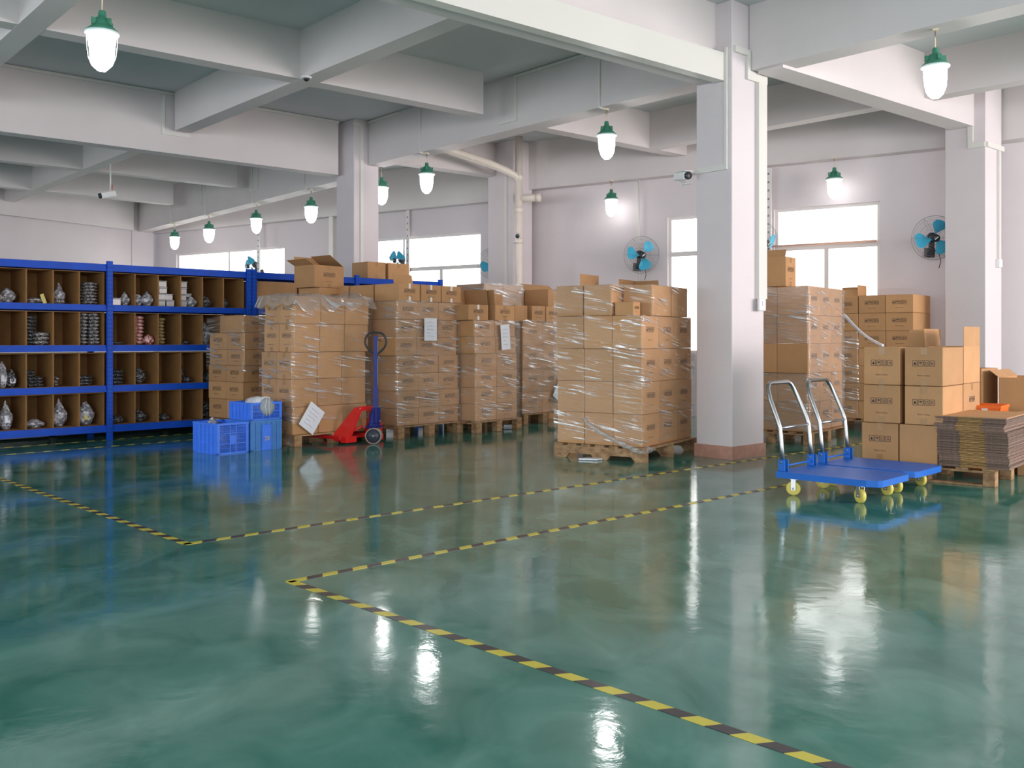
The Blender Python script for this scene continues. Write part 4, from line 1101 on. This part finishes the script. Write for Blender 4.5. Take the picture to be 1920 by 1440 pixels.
# ------------------------------------------------------------------ blue rack
RK = Vector((-4.64, 11.0)); RDir = Vector((0.726, 0.688)); RA = math.atan2(RDir.y, RDir.x)
XR = T(RK.x, RK.y, 0) @ RZ(RA)
RAILS = [(1.944, 2.026), (1.488, 1.557), (1.022, 1.095), (0.556, 0.628), (0.094, 0.173)]
DEP = 0.60
def rack(x0, x1, label, posts, rails=RAILS):
    t = thing('storage_rack', label, 'rack', XR @ Vector((x0, 0, 0)), RA, 'bays of the blue storage rack')
    W = x1-x0
    for px_ in posts:
        for yy in (-0.03, DEP-0.03):
            mb = MB(); mb.bbox((px_-0.032, yy, 0.0), (px_+0.032, yy+0.045, 2.06), 0.003)
            pst = mb.build('post', M['blue'], t)
            if yy < 0:
                mb = MB(); z = 0.08
                while z < 2.02:
                    mb.box((px_-0.021, yy-0.001, z), (px_-0.013, yy+0.002, z+0.016)); mb.box((px_+0.013, yy-0.001, z), (px_+0.021, yy+0.002, z+0.016)); z += 0.05
                o = mb.build('slot_holes', M['hole'], pst); o['kind'] = 'stuff'
    for (a, b) in rails:
        for yy in (0.0, DEP-0.045):
            mb = MB()
            h = b-a
            mb.box((0.034, yy, a), (W-0.034, yy+0.04, b)); mb.box((0.034, yy-0.012, a), (W-0.034, yy, a+h*0.34)); mb.box((0.034, yy-0.006, a+h*0.34), (W-0.034, yy, a+h*0.62))
            mb.build('shelf_beam', M['blue'], t)
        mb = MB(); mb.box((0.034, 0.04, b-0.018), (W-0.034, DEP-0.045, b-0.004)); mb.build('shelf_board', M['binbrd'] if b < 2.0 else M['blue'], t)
    return t
BW = 1.75
rack(-BW, 0.0, 'blue rack bay at the left edge of the picture', [0.0])
rack(0.0, BW, 'blue rack bay with six bins per row, right of first post', [0.0])
rack(BW, BW*2-0.1, 'blue rack bay behind the wrapped stacks', [0.0, 0.075])
rack(BW*2-0.1, 4.9, 'farthest blue rack bay with cartons on top', [0.0, 4.9-BW*2+0.1])
XR3 = XR
carton(XR @ RZ(0), 1.88, 0.06, 1.56, 0.62, 0.45, 0.36, 'big film-patched carton inside the rack bay behind stacks', '', group='cartons in the rack')
carton(XR @ RZ(0), 2.52, 0.06, 1.56, 0.45, 0.45, 0.33, 'open carton with clear bag inside the rack bay', '', open_=True, group='cartons in the rack')
for i, (x, w_) in enumerate([(3.62, 0.32), (3.98, 0.38)]):
    carton(XR @ RZ(0), x, 0.05, 2.03, w_, 0.40, 0.24, 'taped carton on top of the farthest rack, %s' % ('left' if i == 0 else 'right'), '', 'R')
# the last shelf boards of hidden bays carry nothing in view

for i_ in range(3):  # dark blocks added behind the rack in place of the shade beneath it
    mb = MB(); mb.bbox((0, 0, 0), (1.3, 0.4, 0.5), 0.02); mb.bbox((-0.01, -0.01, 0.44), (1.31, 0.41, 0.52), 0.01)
    o = mb.build('shade_box', M['dark'], None, XR @ Vector((-1.72+i_*1.36, DEP+0.08, 0)), RA)
    tag(o, 'added dark block standing in for shade behind the rack, %s from left' % ORD[i_].replace('top', 'first'), 'box')
# bins: open-front cardboard boxes side by side
binm = {}
def bin_(x, row, w_, label):
    z0 = RAILS[row+1][1]-0.004; h = RAILS[row][0]-z0-0.010
    key = round(w_, 3)
    if key not in binm:
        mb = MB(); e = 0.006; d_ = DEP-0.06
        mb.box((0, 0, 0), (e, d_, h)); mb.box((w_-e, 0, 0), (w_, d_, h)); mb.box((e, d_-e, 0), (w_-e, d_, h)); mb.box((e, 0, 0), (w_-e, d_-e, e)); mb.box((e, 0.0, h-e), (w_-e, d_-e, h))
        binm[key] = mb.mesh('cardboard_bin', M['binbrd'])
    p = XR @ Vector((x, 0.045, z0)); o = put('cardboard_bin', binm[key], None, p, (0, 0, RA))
    tag(o, label, 'bin', 'open cardboard bins on the rack'); return p
ROWN = ['top row', 'second row', 'third row', 'bottom row']
bw = (BW-0.075)/6
BIN = {}
for row in range(4):
    for i in range(6):
        x = 0.037+i*bw
        if i == 5 and row > 1: pass
        bin_(x, row, bw-0.002, 'open cardboard bin, %s, %s right of the first post' % (ROWN[row], ['first', 'second', 'third', 'fourth', 'fifth', 'sixth'][i]))
        BIN[row, i] = x
    for i in range(5):
        x = -0.037-(i+1)*bw
        bin_(x, row, bw-0.002, 'open cardboard bin, %s, %s left of the first post' % (ROWN[row], ['first', 'second', 'third', 'fourth', 'fifth'][i]))
        BIN[row, -1-i] = x
def zrow(row): return RAILS[row+1][1]+0.003

# bags
def blob(sx, sy, sz, seed, amp=0.18, peak=0.0, nu=18, nv=12):
    vs = []; fs = []
    for j in range(nv+1):
        ph = PI*j/nv
        for i in range(nu):
            th = 2*PI*i/nu
            d_ = Vector((math.sin(ph)*math.cos(th), math.sin(ph)*math.sin(th), -math.cos(ph)))
            r = 1+amp*noise.noise(d_*2.6+Vector((seed, 0, 0)))+amp*0.5*noise.noise(d_*7+Vector((0, seed, 0)))
            z = d_.z*r
            zz = (z+1)/2
            if zz < 0.12: zz = 0.12*max(zz, 0)/0.12*0.3
            k = 1.0
            if peak > 0 and zz > 0.5: k = 1-peak*((zz-0.5)/0.5)**0.7*0.9
            vs.append((d_.x*r*sx*k/2, d_.y*r*sy*k/2, max(zz, 0)*sz))
    for j in range(nv):
        for i in range(nu):
            i2 = (i+1) % nu; fs.append((j*nu+i, j*nu+i2, (j+1)*nu+i2, (j+1)*nu+i))
    return vs, fs
_bl = {}
def bag(row, i, dx, dy, w_, d_, h, mname, label, seed=0, peak=0.0, amp=0.18, z=0.0, group=None, tagcard=False):
    key = (round(w_, 2), round(d_, 2), round(h, 2), mname, seed % 3, peak, amp)
    if key not in _bl:
        vs, fs = blob(w_, d_, h, seed % 3, amp, peak); mb = MB(); mb._add(vs, fs, 0, True); _bl[key] = mb.mesh('parts_bag', M[mname])
    p = XR @ Vector((BIN[row, i]+dx, 0.045+dy, zrow(row)+z))
    o = put('parts_bag', _bl[key], None, p, (0, 0, RA+random.uniform(-0.15, 0.15)))
    tag(o, label, 'bag', group)
    if tagcard:
        mb = MB(); mb.box((-0.03, -d_*0.46, h*0.25), (0.025, -d_*0.44, h*0.5), 0); mb.build('label_card', M['paper' if tagcard == 1 else 'ytag'], o)
    return o
ORDB = ['lowest', 'second up', 'third up', 'fourth up', 'fifth up', 'sixth up', 'seventh up', 'eighth up', 'ninth up']
def pile(row, i, cols, mname, label, hh=0.04, w_=0.15, d_=0.22, group=None):
    """cols: list of (dx, dy, count)"""
    for ci, (dx, dy, n) in enumerate(cols):
        for k in range(n):
            lb = ORDB[k] + (' in %s column, ' % ['left', 'right'][ci] if len(cols) > 1 else ', ') + label
            bag(row, i, dx+random.uniform(-0.006, 0.006), dy, w_, d_, hh+0.012, mname, lb, seed=k, amp=0.10, z=k*hh, group=group or label)
def where(row, i):
    return '%s bin %s of first post, %s' % (['first', 'second', 'third', 'fourth', 'fifth', 'sixth'][i if i >= 0 else -1-i], 'right' if i >= 0 else 'left', ROWN[row])
# left of the post
pile(0, -1, [(0.15, 0.16, 7)], 'metalbag', 'flat speckled bag, ' + where(0, -1), 0.036, 0.20, 0.24)
bag(0, -2, 0.12, 0.20, 0.14, 0.14, 0.24, 'clearbag', 'upright pointed clear bag, ' + where(0, -2), 1, 0.8)
bag(0, -2, 0.09, 0.14, 0.17, 0.14, 0.06, 'metalbag', 'low dark bag, ' + where(0, -2), 2)
bag(0, -3, 0.13, 0.15, 0.24, 0.2, 0.07, 'metalbag', 'low speckled bag, ' + where(0, -3), 1)
mb = MB(); mb.box((-0.02, 0, 0), (0.02, 0.003, 0.11)); p = XR @ Vector((BIN[0, -3]+0.21, 0.10, zrow(0)))
o = mb.build('tag_card', M['ytag'], None, p); o.rotation_euler = (0, -0.35, RA); tag(o, 'yellow card leaning in third top bin left of post', 'card')
bag(0, -4, 0.13, 0.16, 0.17, 0.15, 0.16, 'clearbag', 'round clear bag, ' + where(0, -4), 0, 0.3)
bag(0, -4, 0.05, 0.12, 0.12, 0.12, 0.10, 'metalbag', 'small speckled bag, ' + where(0, -4), 2)
pile(1, -1, [(0.075, 0.17, 9), (0.20, 0.15, 9)], 'metalbag', 'flat speckled bag, ' + where(1, -1), 0.040, 0.135, 0.24)
pile(1, -3, [(0.08, 0.22, 8)], 'darkbag', 'dark rear bag, ' + where(1, -3), 0.040, 0.17, 0.22)
pile(1, -3, [(0.18, 0.12, 3)], 'metalbag', 'pale front bag, ' + where(1, -3), 0.045, 0.18, 0.20)
pile(2, -1, [(0.10, 0.16, 3)], 'darkbag', 'low dark flat bag, ' + where(2, -1), 0.035, 0.19, 0.22)
pile(2, -2, [(0.05, 0.15, 3)], 'metalbag', 'small flat bag at left, ' + where(2, -2), 0.034, 0.09, 0.2)
pile(2, -3, [(0.06, 0.14, 5), (0.15, 0.16, 3)], 'darkbag', 'beaded dark bag, ' + where(2, -3), 0.036, 0.13, 0.2)
bag(2, -4, 0.07, 0.14, 0.12, 0.12, 0.28, 'clearbag', 'tall clear bag with white label, ' + where(2, -4), 1, 0.4, tagcard=1)
bag(2, -4, 0.17, 0.16, 0.12, 0.12, 0.20, 'darkbag', 'dark bag with white label, ' + where(2, -4), 2, 0.5, tagcard=1)
bag(3, -1, 0.11, 0.14, 0.20, 0.18, 0.26, 'clearbag', 'big clear bag with yellow card, ' + where(3, -1), 1, 0.4, tagcard=2)
bag(3, -2, 0.10, 0.14, 0.19, 0.18, 0.30, 'clearbag', 'big round clear bag, ' + where(3, -2), 2, 0.75)
bag(3, -3, 0.12, 0.14, 0.22, 0.16, 0.10, 'clearbag', 'small low clear bag, ' + where(3, -3), 0, 0.5)
bag(3, -4, 0.10, 0.12, 0.15, 0.15, 0.31, 'clearbag', 'tall pointed clear bag, ' + where(3, -4), 1, 0.8, tagcard=1)
bag(3, -5, 0.20, 0.10, 0.1, 0.1, 0.05, 'clearbag', 'tiny clear bag, ' + where(3, -5), 1, 0.8)
# right of the post
def tub(row, i, dx, dy, w_, d_, h, z, label):
    t = thing('plastic_tub', label, 'tub', XR @ Vector((BIN[row, i]+dx, 0.045+dy, zrow(row)+z)), RA, 'clear tubs in the rack')
    mb = MB(); mb.bbox((0, 0, 0), (w_, d_, h-0.012), 0.004); mb.build('tub', M['tub'], t)
    mb = MB(); mb.bbox((-0.003, -0.003, h-0.012), (w_+0.003, d_+0.003, h), 0.003); mb.build('lid', M['tublid'], t)
tub(0, 0, 0.012, 0.06, 0.125, 0.14, 0.085, 0, 'flat white-lidded tub in first top bin right of post')
bag(0, 0, 0.20, 0.12, 0.12, 0.16, 0.16, 'clearbag', 'clear bag beside the tub, ' + where(0, 0), 1, 0.7)
bag(0, 1, 0.08, 0.14, 0.14, 0.18, 0.14, 'clearbag', 'crumpled clear bag at left, ' + where(0, 1), 0, 0.3)
bag(0, 1, 0.19, 0.13, 0.16, 0.18, 0.17, 'clearbag', 'crumpled clear bag at right, ' + where(0, 1), 2, 0.5)
for k, (dx, z, ps) in enumerate([(0.01, 0, 'bottom left'), (0.125, 0, 'bottom right'), (0.008, 0.078, 'middle left'), (0.105, 0.078, 'middle right'), (0.03, 0.156, 'upper'), (0.03, 0.234, 'topmost')]):
    tub(0, 2, dx, 0.05+0.01*(k % 2), 0.10, 0.14, 0.075, z, 'clear tub, %s of the pile in third top bin' % ps)
for k, (dx, z, ps) in enumerate([(0.01, 0, 'bottom'), (0.006, 0.078, 'middle'), (0.01, 0.156, 'third up'), (0.012, 0.234, 'topmost')]):
    tub(0, 3, dx, 0.05, 0.09, 0.14, 0.075, z, 'clear tub, %s of the narrow pile in fourth top bin' % ps)
bag(0, 3, 0.18, 0.12, 0.16, 0.16, 0.13, 'clearbag', 'clear sagging bag, ' + where(0, 3), 0, 0.5)
tub(0, 3, 0.12, 0.16, 0.09, 0.10, 0.17, 0, 'tall clear tub behind the sagging bag, fourth top bin')
bag(0, 4, 0.09, 0.14, 0.16, 0.16, 0.15, 'darkbag', 'dark crumpled bag, ' + where(0, 4), 1, 0.4)
bag(0, 5, 0.08, 0.16, 0.12, 0.14, 0.13, 'darkbag', 'small dark bag, ' + where(0, 5), 2, 0.6)
bag(1, 0, 0.10, 0.14, 0.18, 0.16, 0.04, 'darkbag', 'thin dark bag, ' + where(1, 0), 1)
pile(1, 1, [(0.085, 0.16, 8)], 'pinkbag', 'pink packet, ' + where(1, 1), 0.042, 0.15, 0.20)
bag(1, 1, 0.20, 0.10, 0.13, 0.13, 0.12, 'pinkbag', 'pale pink bag at front, ' + where(1, 1), 1, 0.2)
pile(1, 2, [(0.075, 0.16, 8)], 'goldbag', 'gold packet, ' + where(1, 2), 0.040, 0.12, 0.20)
bag(1, 3, 0.10, 0.14, 0.14, 0.14, 0.05, 'darkbag', 'low dark bag, ' + where(1, 3), 1)
bag(1, 4, 0.08, 0.12, 0.14, 0.14, 0.27, 'clearbag', 'tall crumpled clear bag, ' + where(1, 4), 2, 0.6)
pile(2, 0, [(0.11, 0.15, 4)], 'darkbag', 'dark flat bag, ' + where(2, 0), 0.042, 0.17, 0.2)
bag(2, 1, 0.09, 0.13, 0.17, 0.17, 0.19, 'darkbag', 'dark shiny round bag, ' + where(2, 1), 0, 0.3)
bag(2, 3, 0.05, 0.14, 0.10, 0.12, 0.23, 'darkbag', 'dark upright bag, ' + where(2, 3), 1, 0.3)
bag(2, 3, 0.13, 0.12, 0.12, 0.12, 0.07, 'darkbag', 'small dark bag at front, ' + where(2, 3), 2, 0.3)
bag(2, 4, 0.12, 0.12, 0.14, 0.14, 0.12, 'darkbag', 'dark bag, ' + where(2, 4), 2, 0.3)
bag(3, 0, 0.11, 0.13, 0.19, 0.16, 0.09, 'darkbag', 'low dark bag, ' + where(3, 0), 1, 0.2)
bag(3, 1, 0.10, 0.14, 0.19, 0.16, 0.15, 'darkbag', 'heap-shaped dark bag, ' + where(3, 1), 0, 0.7)
bag(3, 2, 0.12, 0.14, 0.16, 0.14, 0.09, 'darkbag', 'small dark lump bag, ' + where(3, 2), 2, 0.6)
bag(3, 4, 0.10, 0.14, 0.20, 0.16, 0.10, 'darkbag', 'lower shiny dark bag, ' + where(3, 4), 2, 0.3)
bag(3, 4, 0.10, 0.14, 0.18, 0.16, 0.12, 'darkbag', 'upper shiny dark bag, ' + where(3, 4), 1, 0.5, z=0.09)

# ------------------------------------------------------------------ crates
def crate(x, y, z, rz, lx, ly, h, mname, label, solid=False, rows=3):
    t = thing('plastic_crate', label, 'crate', (x, y, z), rz); m_ = M[mname]; e = 0.006
    mb = MB(); mb.box((0.01, 0.01, 0.0), (lx-0.01, ly-0.01, 0.012)); mb.build('base', m_, t)
    def side(Xs, ln, lattice):
        mb = MB(); 
        mb.box((0, -0.006, h-0.022), (ln, e, h), 0, Xs); mb.box((0, -0.002, 0), (ln, e, 0.014), 0, Xs)
        mb.box((0, -0.002, 0), (0.03, e, h), 0, Xs); mb.box((ln-0.03, -0.002, 0), (ln, e, h), 0, Xs)
        if lattice:
            c0, c1 = ln*0.40, ln*0.60
            mb.box((c0, -0.001, h*0.30), (c1, e, h*0.58), 0, Xs)
            n = max(10, int(ln/0.011))
            for k in range(n+1):
                xx = 0.03+(ln-0.06)*k/n; mb.box((xx-0.0016, 0, 0.012), (xx+0.0016, e-0.001, h*0.90), 0, Xs)
            for k in range(rows*2+1):
                zz = 0.012+(h*0.88-0.012)*k/(rows*2); mb.box((0.03, 0, zz-0.0016), (ln-0.03, e-0.001, zz+0.0016), 0, Xs)
            for xx in (c0, c1): mb.box((xx-0.004, -0.003, 0), (xx+0.004, e, h), 0, Xs)
        else:
            mb.box((0.03, 0.001, 0.01), (ln-0.03, e-0.001, h-0.02), 0, Xs)
            n = 6
            for k in range(1, n):
                xx = ln*k/n; mb.box((xx-0.004, -0.007, 0), (xx+0.004, 0.001, h-0.005), 0, Xs)
        for k in range(1, rows):
            zz = h*k/rows; mb.box((0.0, -0.005, zz-0.003), (ln, 0.002, zz+0.003), 0, Xs)
        mb.build('side_wall', m_, t)
    side(Matrix.Identity(4), lx, not solid)
    side(T(0, ly, 0) @ RZ(-PI/2), ly, False)
    side(T(lx, 0, 0) @ RZ(PI/2), ly, False)
    side(T(lx, ly, 0) @ RZ(PI), lx, not solid)
    return t
cr_rz = math.radians(90-41.6)
c = crate(-2.955, 9.57, 0.0, cr_rz, 0.36, 0.46, 0.312, 'plblue', 'open bright blue lattice crate on floor at left')
Xc = T(-2.955, 9.57, 0) @ RZ(cr_rz)
for k, (x, y, w_, h) in enumerate([(0.10, 0.12, 0.16, 0.24), (0.25, 0.12, 0.16, 0.22), (0.12, 0.30, 0.2, 0.33), (0.24, 0.34, 0.18, 0.25)]):
    vs, fs = blob(w_, w_, h, k, 0.15, 0.4 if k == 2 else 0.1); mb = MB(); mb._add(vs, fs, 0, True)
    p = Xc @ Vector((x, y, 0.014)); o = mb.build('parts_bag', M['metalbag' if k != 2 else 'clearbag'], None, p)
    tag(o, ['speckled bag in near corner of the floor crate', 'speckled bag at right in the floor crate', 'tall clear bag peeking out of the floor crate', 'speckled bag at the back of the floor crate'][k], 'bag')
c = crate(-2.70, 9.86, 0.0, cr_rz, 0.38, 0.40, 0.315, 'plblue2', 'solid slate blue crate marked 28 under lattice crate', solid=True, rows=1)
mb = MB(); mb.bbox((0.13, -0.022, 0.0), (0.24, -0.002, 0.27), 0.003); mb.bbox((0.135, -0.026, 0.235), (0.235, -0.004, 0.262), 0.002); mb.build('front_panel', M['plblue'], c)
put('stencil_number', text_mesh('28', 0.062, 'yprint', '28'), c, (0.185, -0.0235, 0.105))
crate(-2.70, 9.86, 0.317, cr_rz, 0.38, 0.40, 0.185, 'plblue', 'bright blue lattice crate stacked on the slate one', rows=2)
Xc = T(-2.70, 9.86, 0.33) @ RZ(cr_rz)
mb = MB(); mb.box((0, -0.0035, 0), (0.03, -0.001, 0.035)); o = mb.build('paper_label', M['paper']); o.matrix_world = Xc @ T(0.165, -0.003, 0.085); tag(o, 'small white label on the upper lattice crate', 'label')
t = thing('bristle_bundle', 'tied bundle of grey rods in a white bag on upper crate', 'bundle', Xc @ Vector((0.20, 0.14, 0.0)), 2.45)
mb = MB(); prof = [(0.02, -0.17), (0.075, -0.16), (0.098, -0.10), (0.102, 0.0), (0.098, 0.12)]
Xb = T(0, 0, 0.115) @ Matrix.Rotation(PI/2, 4, 'Y') @ Matrix.Rotation(0.0, 4, 'Z')
Xb = T(0, 0, 0.125) @ Matrix.Rotation(-PI/2, 4, 'Y')
mb.lathe(prof, 18, 0, Xb); o = mb.build('bag', M['whbag'], t)
for v in o.data.vertices: v.co += Vector(v.co).normalized()*0.018*noise.noise(v.co*14)
mb = MB(); mb.lathe([(0.094, 0.0), (0.092, 0.145), (0.05, 0.15)], 18, 0, T(0, 0, 0.125) @ Matrix.Rotation(-PI/2, 4, 'Y')); mb.build('rods', M['fiber'], t)
mb = MB()
for a in (-0.4, 0.35):
    mb.tube([(-0.152, 0.09*math.sin(a)*0.4, 0.225), (-0.157, 0.02+a*0.06, 0.13), (-0.152, 0.05*a, 0.03)], 0.004, 6)
mb.tube([(-0.10+0.0*math.cos(k*PI/8), 0.101*math.cos(k*PI/8), 0.125+0.101*math.sin(k*PI/8)) for k in range(16)], 0.004, 5, 0, None, True)
mb.build('tie', M['white'], t)

# ------------------------------------------------------------------ platform trolleys
def trolley(ax, ay, rz, label):
    t = thing('platform_trolley', label, 'trolley', (ax, ay, 0), rz, 'two blue platform trolleys')
    Lx, Wy, zt, th = 0.78, 0.59, 0.172, 0.046
    c = 0.075
    poly = [(0, 0), (Lx-c*1.2, 0), (Lx-0.02, c*0.5), (Lx, c*0.9), (Lx, Wy-c*0.9), (Lx-0.02, Wy-c*0.5), (Lx-c*1.2, Wy), (0, Wy)]
    mb = MB(); mb.prism(poly, zt-th, zt); mb.build('deck', M['deck'], t)
    mb = MB()
    for i in range(24):
        for j in range(18):
            x = 0.05+i*0.029; y = 0.03+j*0.0315
            if x > Lx-0.1 and (y < 0.08 or y > Wy-0.08): continue
            a = PI/4 if (i+j) % 2 else -PI/4
            dx, dy = 0.008*math.cos(a), 0.008*math.sin(a)
            nx, ny = -0.002*math.sin(a), 0.002*math.cos(a)
            mb._add([(x-dx, y-dy, zt+0.0002), (x+nx, y+ny, zt+0.0012), (x+dx, y+dy, zt+0.0002), (x-nx, y-ny, zt+0.0012)], [(0, 3, 2, 1)], 0)
    o = mb.build('tread_pattern', M['deck'], t); o['kind'] = 'stuff'
    hy = (0.065, Wy-0.065)
    for y in hy:
        mb = MB(); mb.bbox((0.0, y-0.03, zt), (0.055, y-0.022, zt+0.085), 0.002); mb.bbox((0.0, y+0.022, zt), (0.055, y+0.03, zt+0.085), 0.002); mb.bbox((0.0, y-0.022, zt), (0.008, y+0.022, zt+0.07), 0.002)
        mb.build('bracket', M['deck'], t)
        mb = MB(); mb.tube([(0.028, y-0.036, zt+0.065), (0.028, y+0.036, zt+0.065)], 0.007, 8); mb.build('bolt', M['steel'], t)
    mb = MB(); mb.tube([(0.03, hy[0]+0.03, zt+0.035), (0.03, hy[1]-0.03, zt+0.035)], 0.007, 8); mb.build('pivot_rod', M['deck'], t)
    pts = []
    y0, y1 = hy
    base = [(0.03, y0, zt+0.012), (0.012, y0, 0.36), (0.0, y0, 0.49), (-0.02, y0, 0.55), (-0.085, y0+0.01, 0.70), (-0.115, y0+0.03, 0.775)]
    arc = [(-0.125, y0+0.055, 0.808), (-0.13, y0+0.09, 0.822)]
    right = [(x, y0+y1-y, z) for x, y, z in reversed(base+arc)]
    mb = MB(); mb.tube(base+arc+right, 0.0165, 12); 
    mb.tube([(0.0, y0, 0.49), (0.0, y1, 0.49)], 0.010, 10)
    mb.build('handle', M['steel'], t)
    for k, (x, y, sw_) in enumerate([(0.13, 0.055, 0.35), (0.13, Wy-0.055, 0.2), (Lx-0.15, 0.06, -0.5), (Lx-0.15, Wy-0.06, -0.4)]):
        mb = MB(); Xs = T(x, y, 0) @ RZ(sw_)
        mb.box((-0.035, -0.03, zt-th-0.006), (0.035, 0.03, zt-th), 0, Xs)
        for s in (-1, 1): mb.box((-0.030, s*0.021-0.0015, 0.04), (0.004, s*0.021+0.0015, zt-th-0.006), 0, Xs)
        mb.tube([Xs @ Vector((-0.014, -0.027, 0.052)), Xs @ Vector((-0.014, 0.027, 0.052))], 0.007, 8)
        cf = mb.build('caster_fork', M['zinc'], t)
        mb = MB(); mb.lathe([(0.030, -0.014), (0.046, -0.016), (0.052, -0.012), (0.052, 0.012), (0.046, 0.016), (0.030, 0.014)], 24, 0, Xs @ T(-0.014, 0, 0.052) @ Matrix.Rotation(PI/2, 4, 'X'))
        mb.build('wheel', M['ywheel'], cf)
    return t
tr_rz = math.atan2(-0.69, 0.72)
trolley(1.97, 7.13, tr_rz, 'blue platform trolley in front, steel handle at left')
trolley(2.42, 7.60, tr_rz, 'blue platform trolley behind the other one, partly hidden')

# ------------------------------------------------------------------ pallet jack
LD = Vector((-0.766, 0.643)); jr = math.atan2(LD.y, LD.x)
pj = thing('pallet_jack', 'red and navy hand pallet jack with loop handle', 'pallet jack', (-1.60, 10.66, 0), jr)
for s in (-1, 1):
    mb = MB()
    yc = s*0.20
    mb.bbox((0.16, yc-0.075, 0.045), (1.05, yc+0.075, 0.088), 0.006); mb.prism([(0.06, yc-0.075), (0.16, yc-0.075), (0.16, yc+0.075), (0.06, yc+0.075)], 0.02, 0.085)
    mb.build('fork', M['red'], pj)
    # slanting frame cheek
    mb = MB(); Xp = Matrix(((1,0,0,0),(0,0,1,s*0.245-0.012),(0,1,0,0),(0,0,0,1)))
    mb.prism([(0.30, 0.03), (0.05, 0.03), (-0.02, 0.38), (0.03, 0.41), (0.09, 0.40), (0.34, 0.075)][::-1], 0, 0.024, 0, Xp)
    mb.v = [(x, y-s*0.13*max(0, z-0.05)/0.36, z) for x, y, z in mb.v]; mb.build('frame_cheek', M['red'], pj)
mb = MB(); mb.prism([(-0.02, -0.12), (0.05, -0.12), (0.05, 0.12), (-0.02, 0.12)], 0.37, 0.41); mb.tube([(0.01, -0.135, 0.395), (0.01, 0.135, 0.395)], 0.022, 10)
mb.build('bulkhead', M['red'], pj)
mb = MB(); mb.box((0.20, -0.235, 0.05), (0.30, 0.235, 0.075)); mb.build('cross_plate', M['red'], pj)
mb = MB(); mb.bbox((0.10, -0.30, 0.10), (0.14, -0.26, 0.2), 0.004); mb.tube([(0.0, -0.09, 0.20), (0.10, -0.20, 0.12)], 0.014, 8); mb.tube([(0.0, 0.09, 0.20), (0.10, 0.20, 0.12)], 0.014, 8); mb.build('linkage', M['red'], pj)
mb = MB(); mb.lathe([(0.058, 0.19), (0.062, 0.21), (0.050, 0.24), (0.050, 0.33), (0.030, 0.35), (0.018, 0.40)], 18, 0, T(-0.08, 0, 0))
mb.bbox((-0.14, -0.05, 0.19), (-0.03, 0.05, 0.235), 0.006); mb.bbox((-0.16, -0.035, 0.23), (-0.09, 0.035, 0.40), 0.006); mb.box((-0.13, -0.09, 0.18), (-0.05, 0.09, 0.20))
mb.build('pump', M['navy'], pj)
wy = (-0.052, 0.052)
Xw = T(-0.085, 0, 0) @ RZ(0.75)
for yy in wy:
    mb = MB(); X_ = Xw @ T(0, yy, 0.092) @ Matrix.Rotation(PI/2, 4, 'X')
    mb.lathe([(0.078, -0.022), (0.088, -0.022), (0.092, -0.016), (0.092, 0.016), (0.088, 0.022), (0.074, 0.022)], 28, 0, X_, False)
    wh = mb.build('steer_wheel', M['tyre'], pj)
    mb = MB(); mb.lathe([(0.012, -0.026), (0.030, -0.020), (0.034, -0.014), (0.076, -0.015), (0.076, 0.015), (0.034, 0.014), (0.030, 0.020), (0.012, 0.026)], 24, 0, X_); mb.build('hub', M['hub'], wh)
mb = MB(); mb.tube([Xw @ Vector((0, -0.09, 0.092)), Xw @ Vector((0, 0.09, 0.092))], 0.010, 8); mb.bbox((-0.02, -0.012, 0.10), (0.02, 0.012, 0.20), 0.002, 0, Xw); mb.build('axle', M['zinc'], pj)
# handle: shaft rises, nearly upright, turned with the wheels
Xh = T(-0.115, 0, 0) @ RZ(0.75)
mb = MB(); mb.prism([(-0.028, -0.026), (0.028, -0.026), (0.028, 0.026), (-0.028, 0.026)], 0.30, 0.62, 0, Xh); mb.prism([(-0.023, -0.019), (0.023, -0.019), (0.023, 0.019), (-0.023, 0.019)], 0.62, 1.20, 0, Xh); mb.build('shaft', M['navy'], pj)
mb = MB(); mb.box((-0.013, -0.0205, 0.66), (0.013, -0.0188, 0.95), 0, Xh); mb.box((-0.013, -0.0205, 1.0), (0.013, -0.0188, 1.17), 0, Xh)
mb.box((-0.0245, -0.011, 0.66), (-0.0228, 0.011, 0.95), 0, Xh); mb.box((-0.0245, -0.011, 1.0), (-0.0228, 0.011, 1.17), 0, Xh); mb.build('sticker_strip', M['sticker'], pj)
mb = MB(); mb.tube([(-0.03, -0.02, 0.36), (-0.034, -0.02, 0.33), (-0.03, -0.022, 0.29)], 0.006, 6, 0, Xh); mb.tube([(-0.03, 0.012, 0.27), (-0.05, 0.015, 0.25), (-0.05, 0.035, 0.26)], 0.008, 6, 0, Xh); mb.build('chain', M['zinc'], pj)
# loop grip, facing the viewer
Xg = T(-0.115, 0, 0) @ RZ(-jr)
pts = [(0, 0, 0.985), (-0.06, 0, 1.03), (-0.10, 0, 1.075), (-0.117, 0, 1.12), (-0.112, 0, 1.17), (-0.09, 0, 1.21), (-0.055, 0, 1.232), (0, 0, 1.237), (0.055, 0, 1.232), (0.09, 0, 1.21), (0.112, 0, 1.17), (0.117, 0, 1.12), (0.10, 0, 1.075), (0.06, 0, 1.03)]
mb = MB(); mb.tube(pts, 0.0125, 10, 0, Xg, True); mb.build('grip_loop', M['rubber'], pj)
mb = MB(); mb.tube([(0.02, -0.02, 1.15), (0.05, -0.025, 1.155), (0.062, -0.025, 1.135)], 0.005, 6, 0, Xg); mb.build('release_lever', M['rubber'], pj)
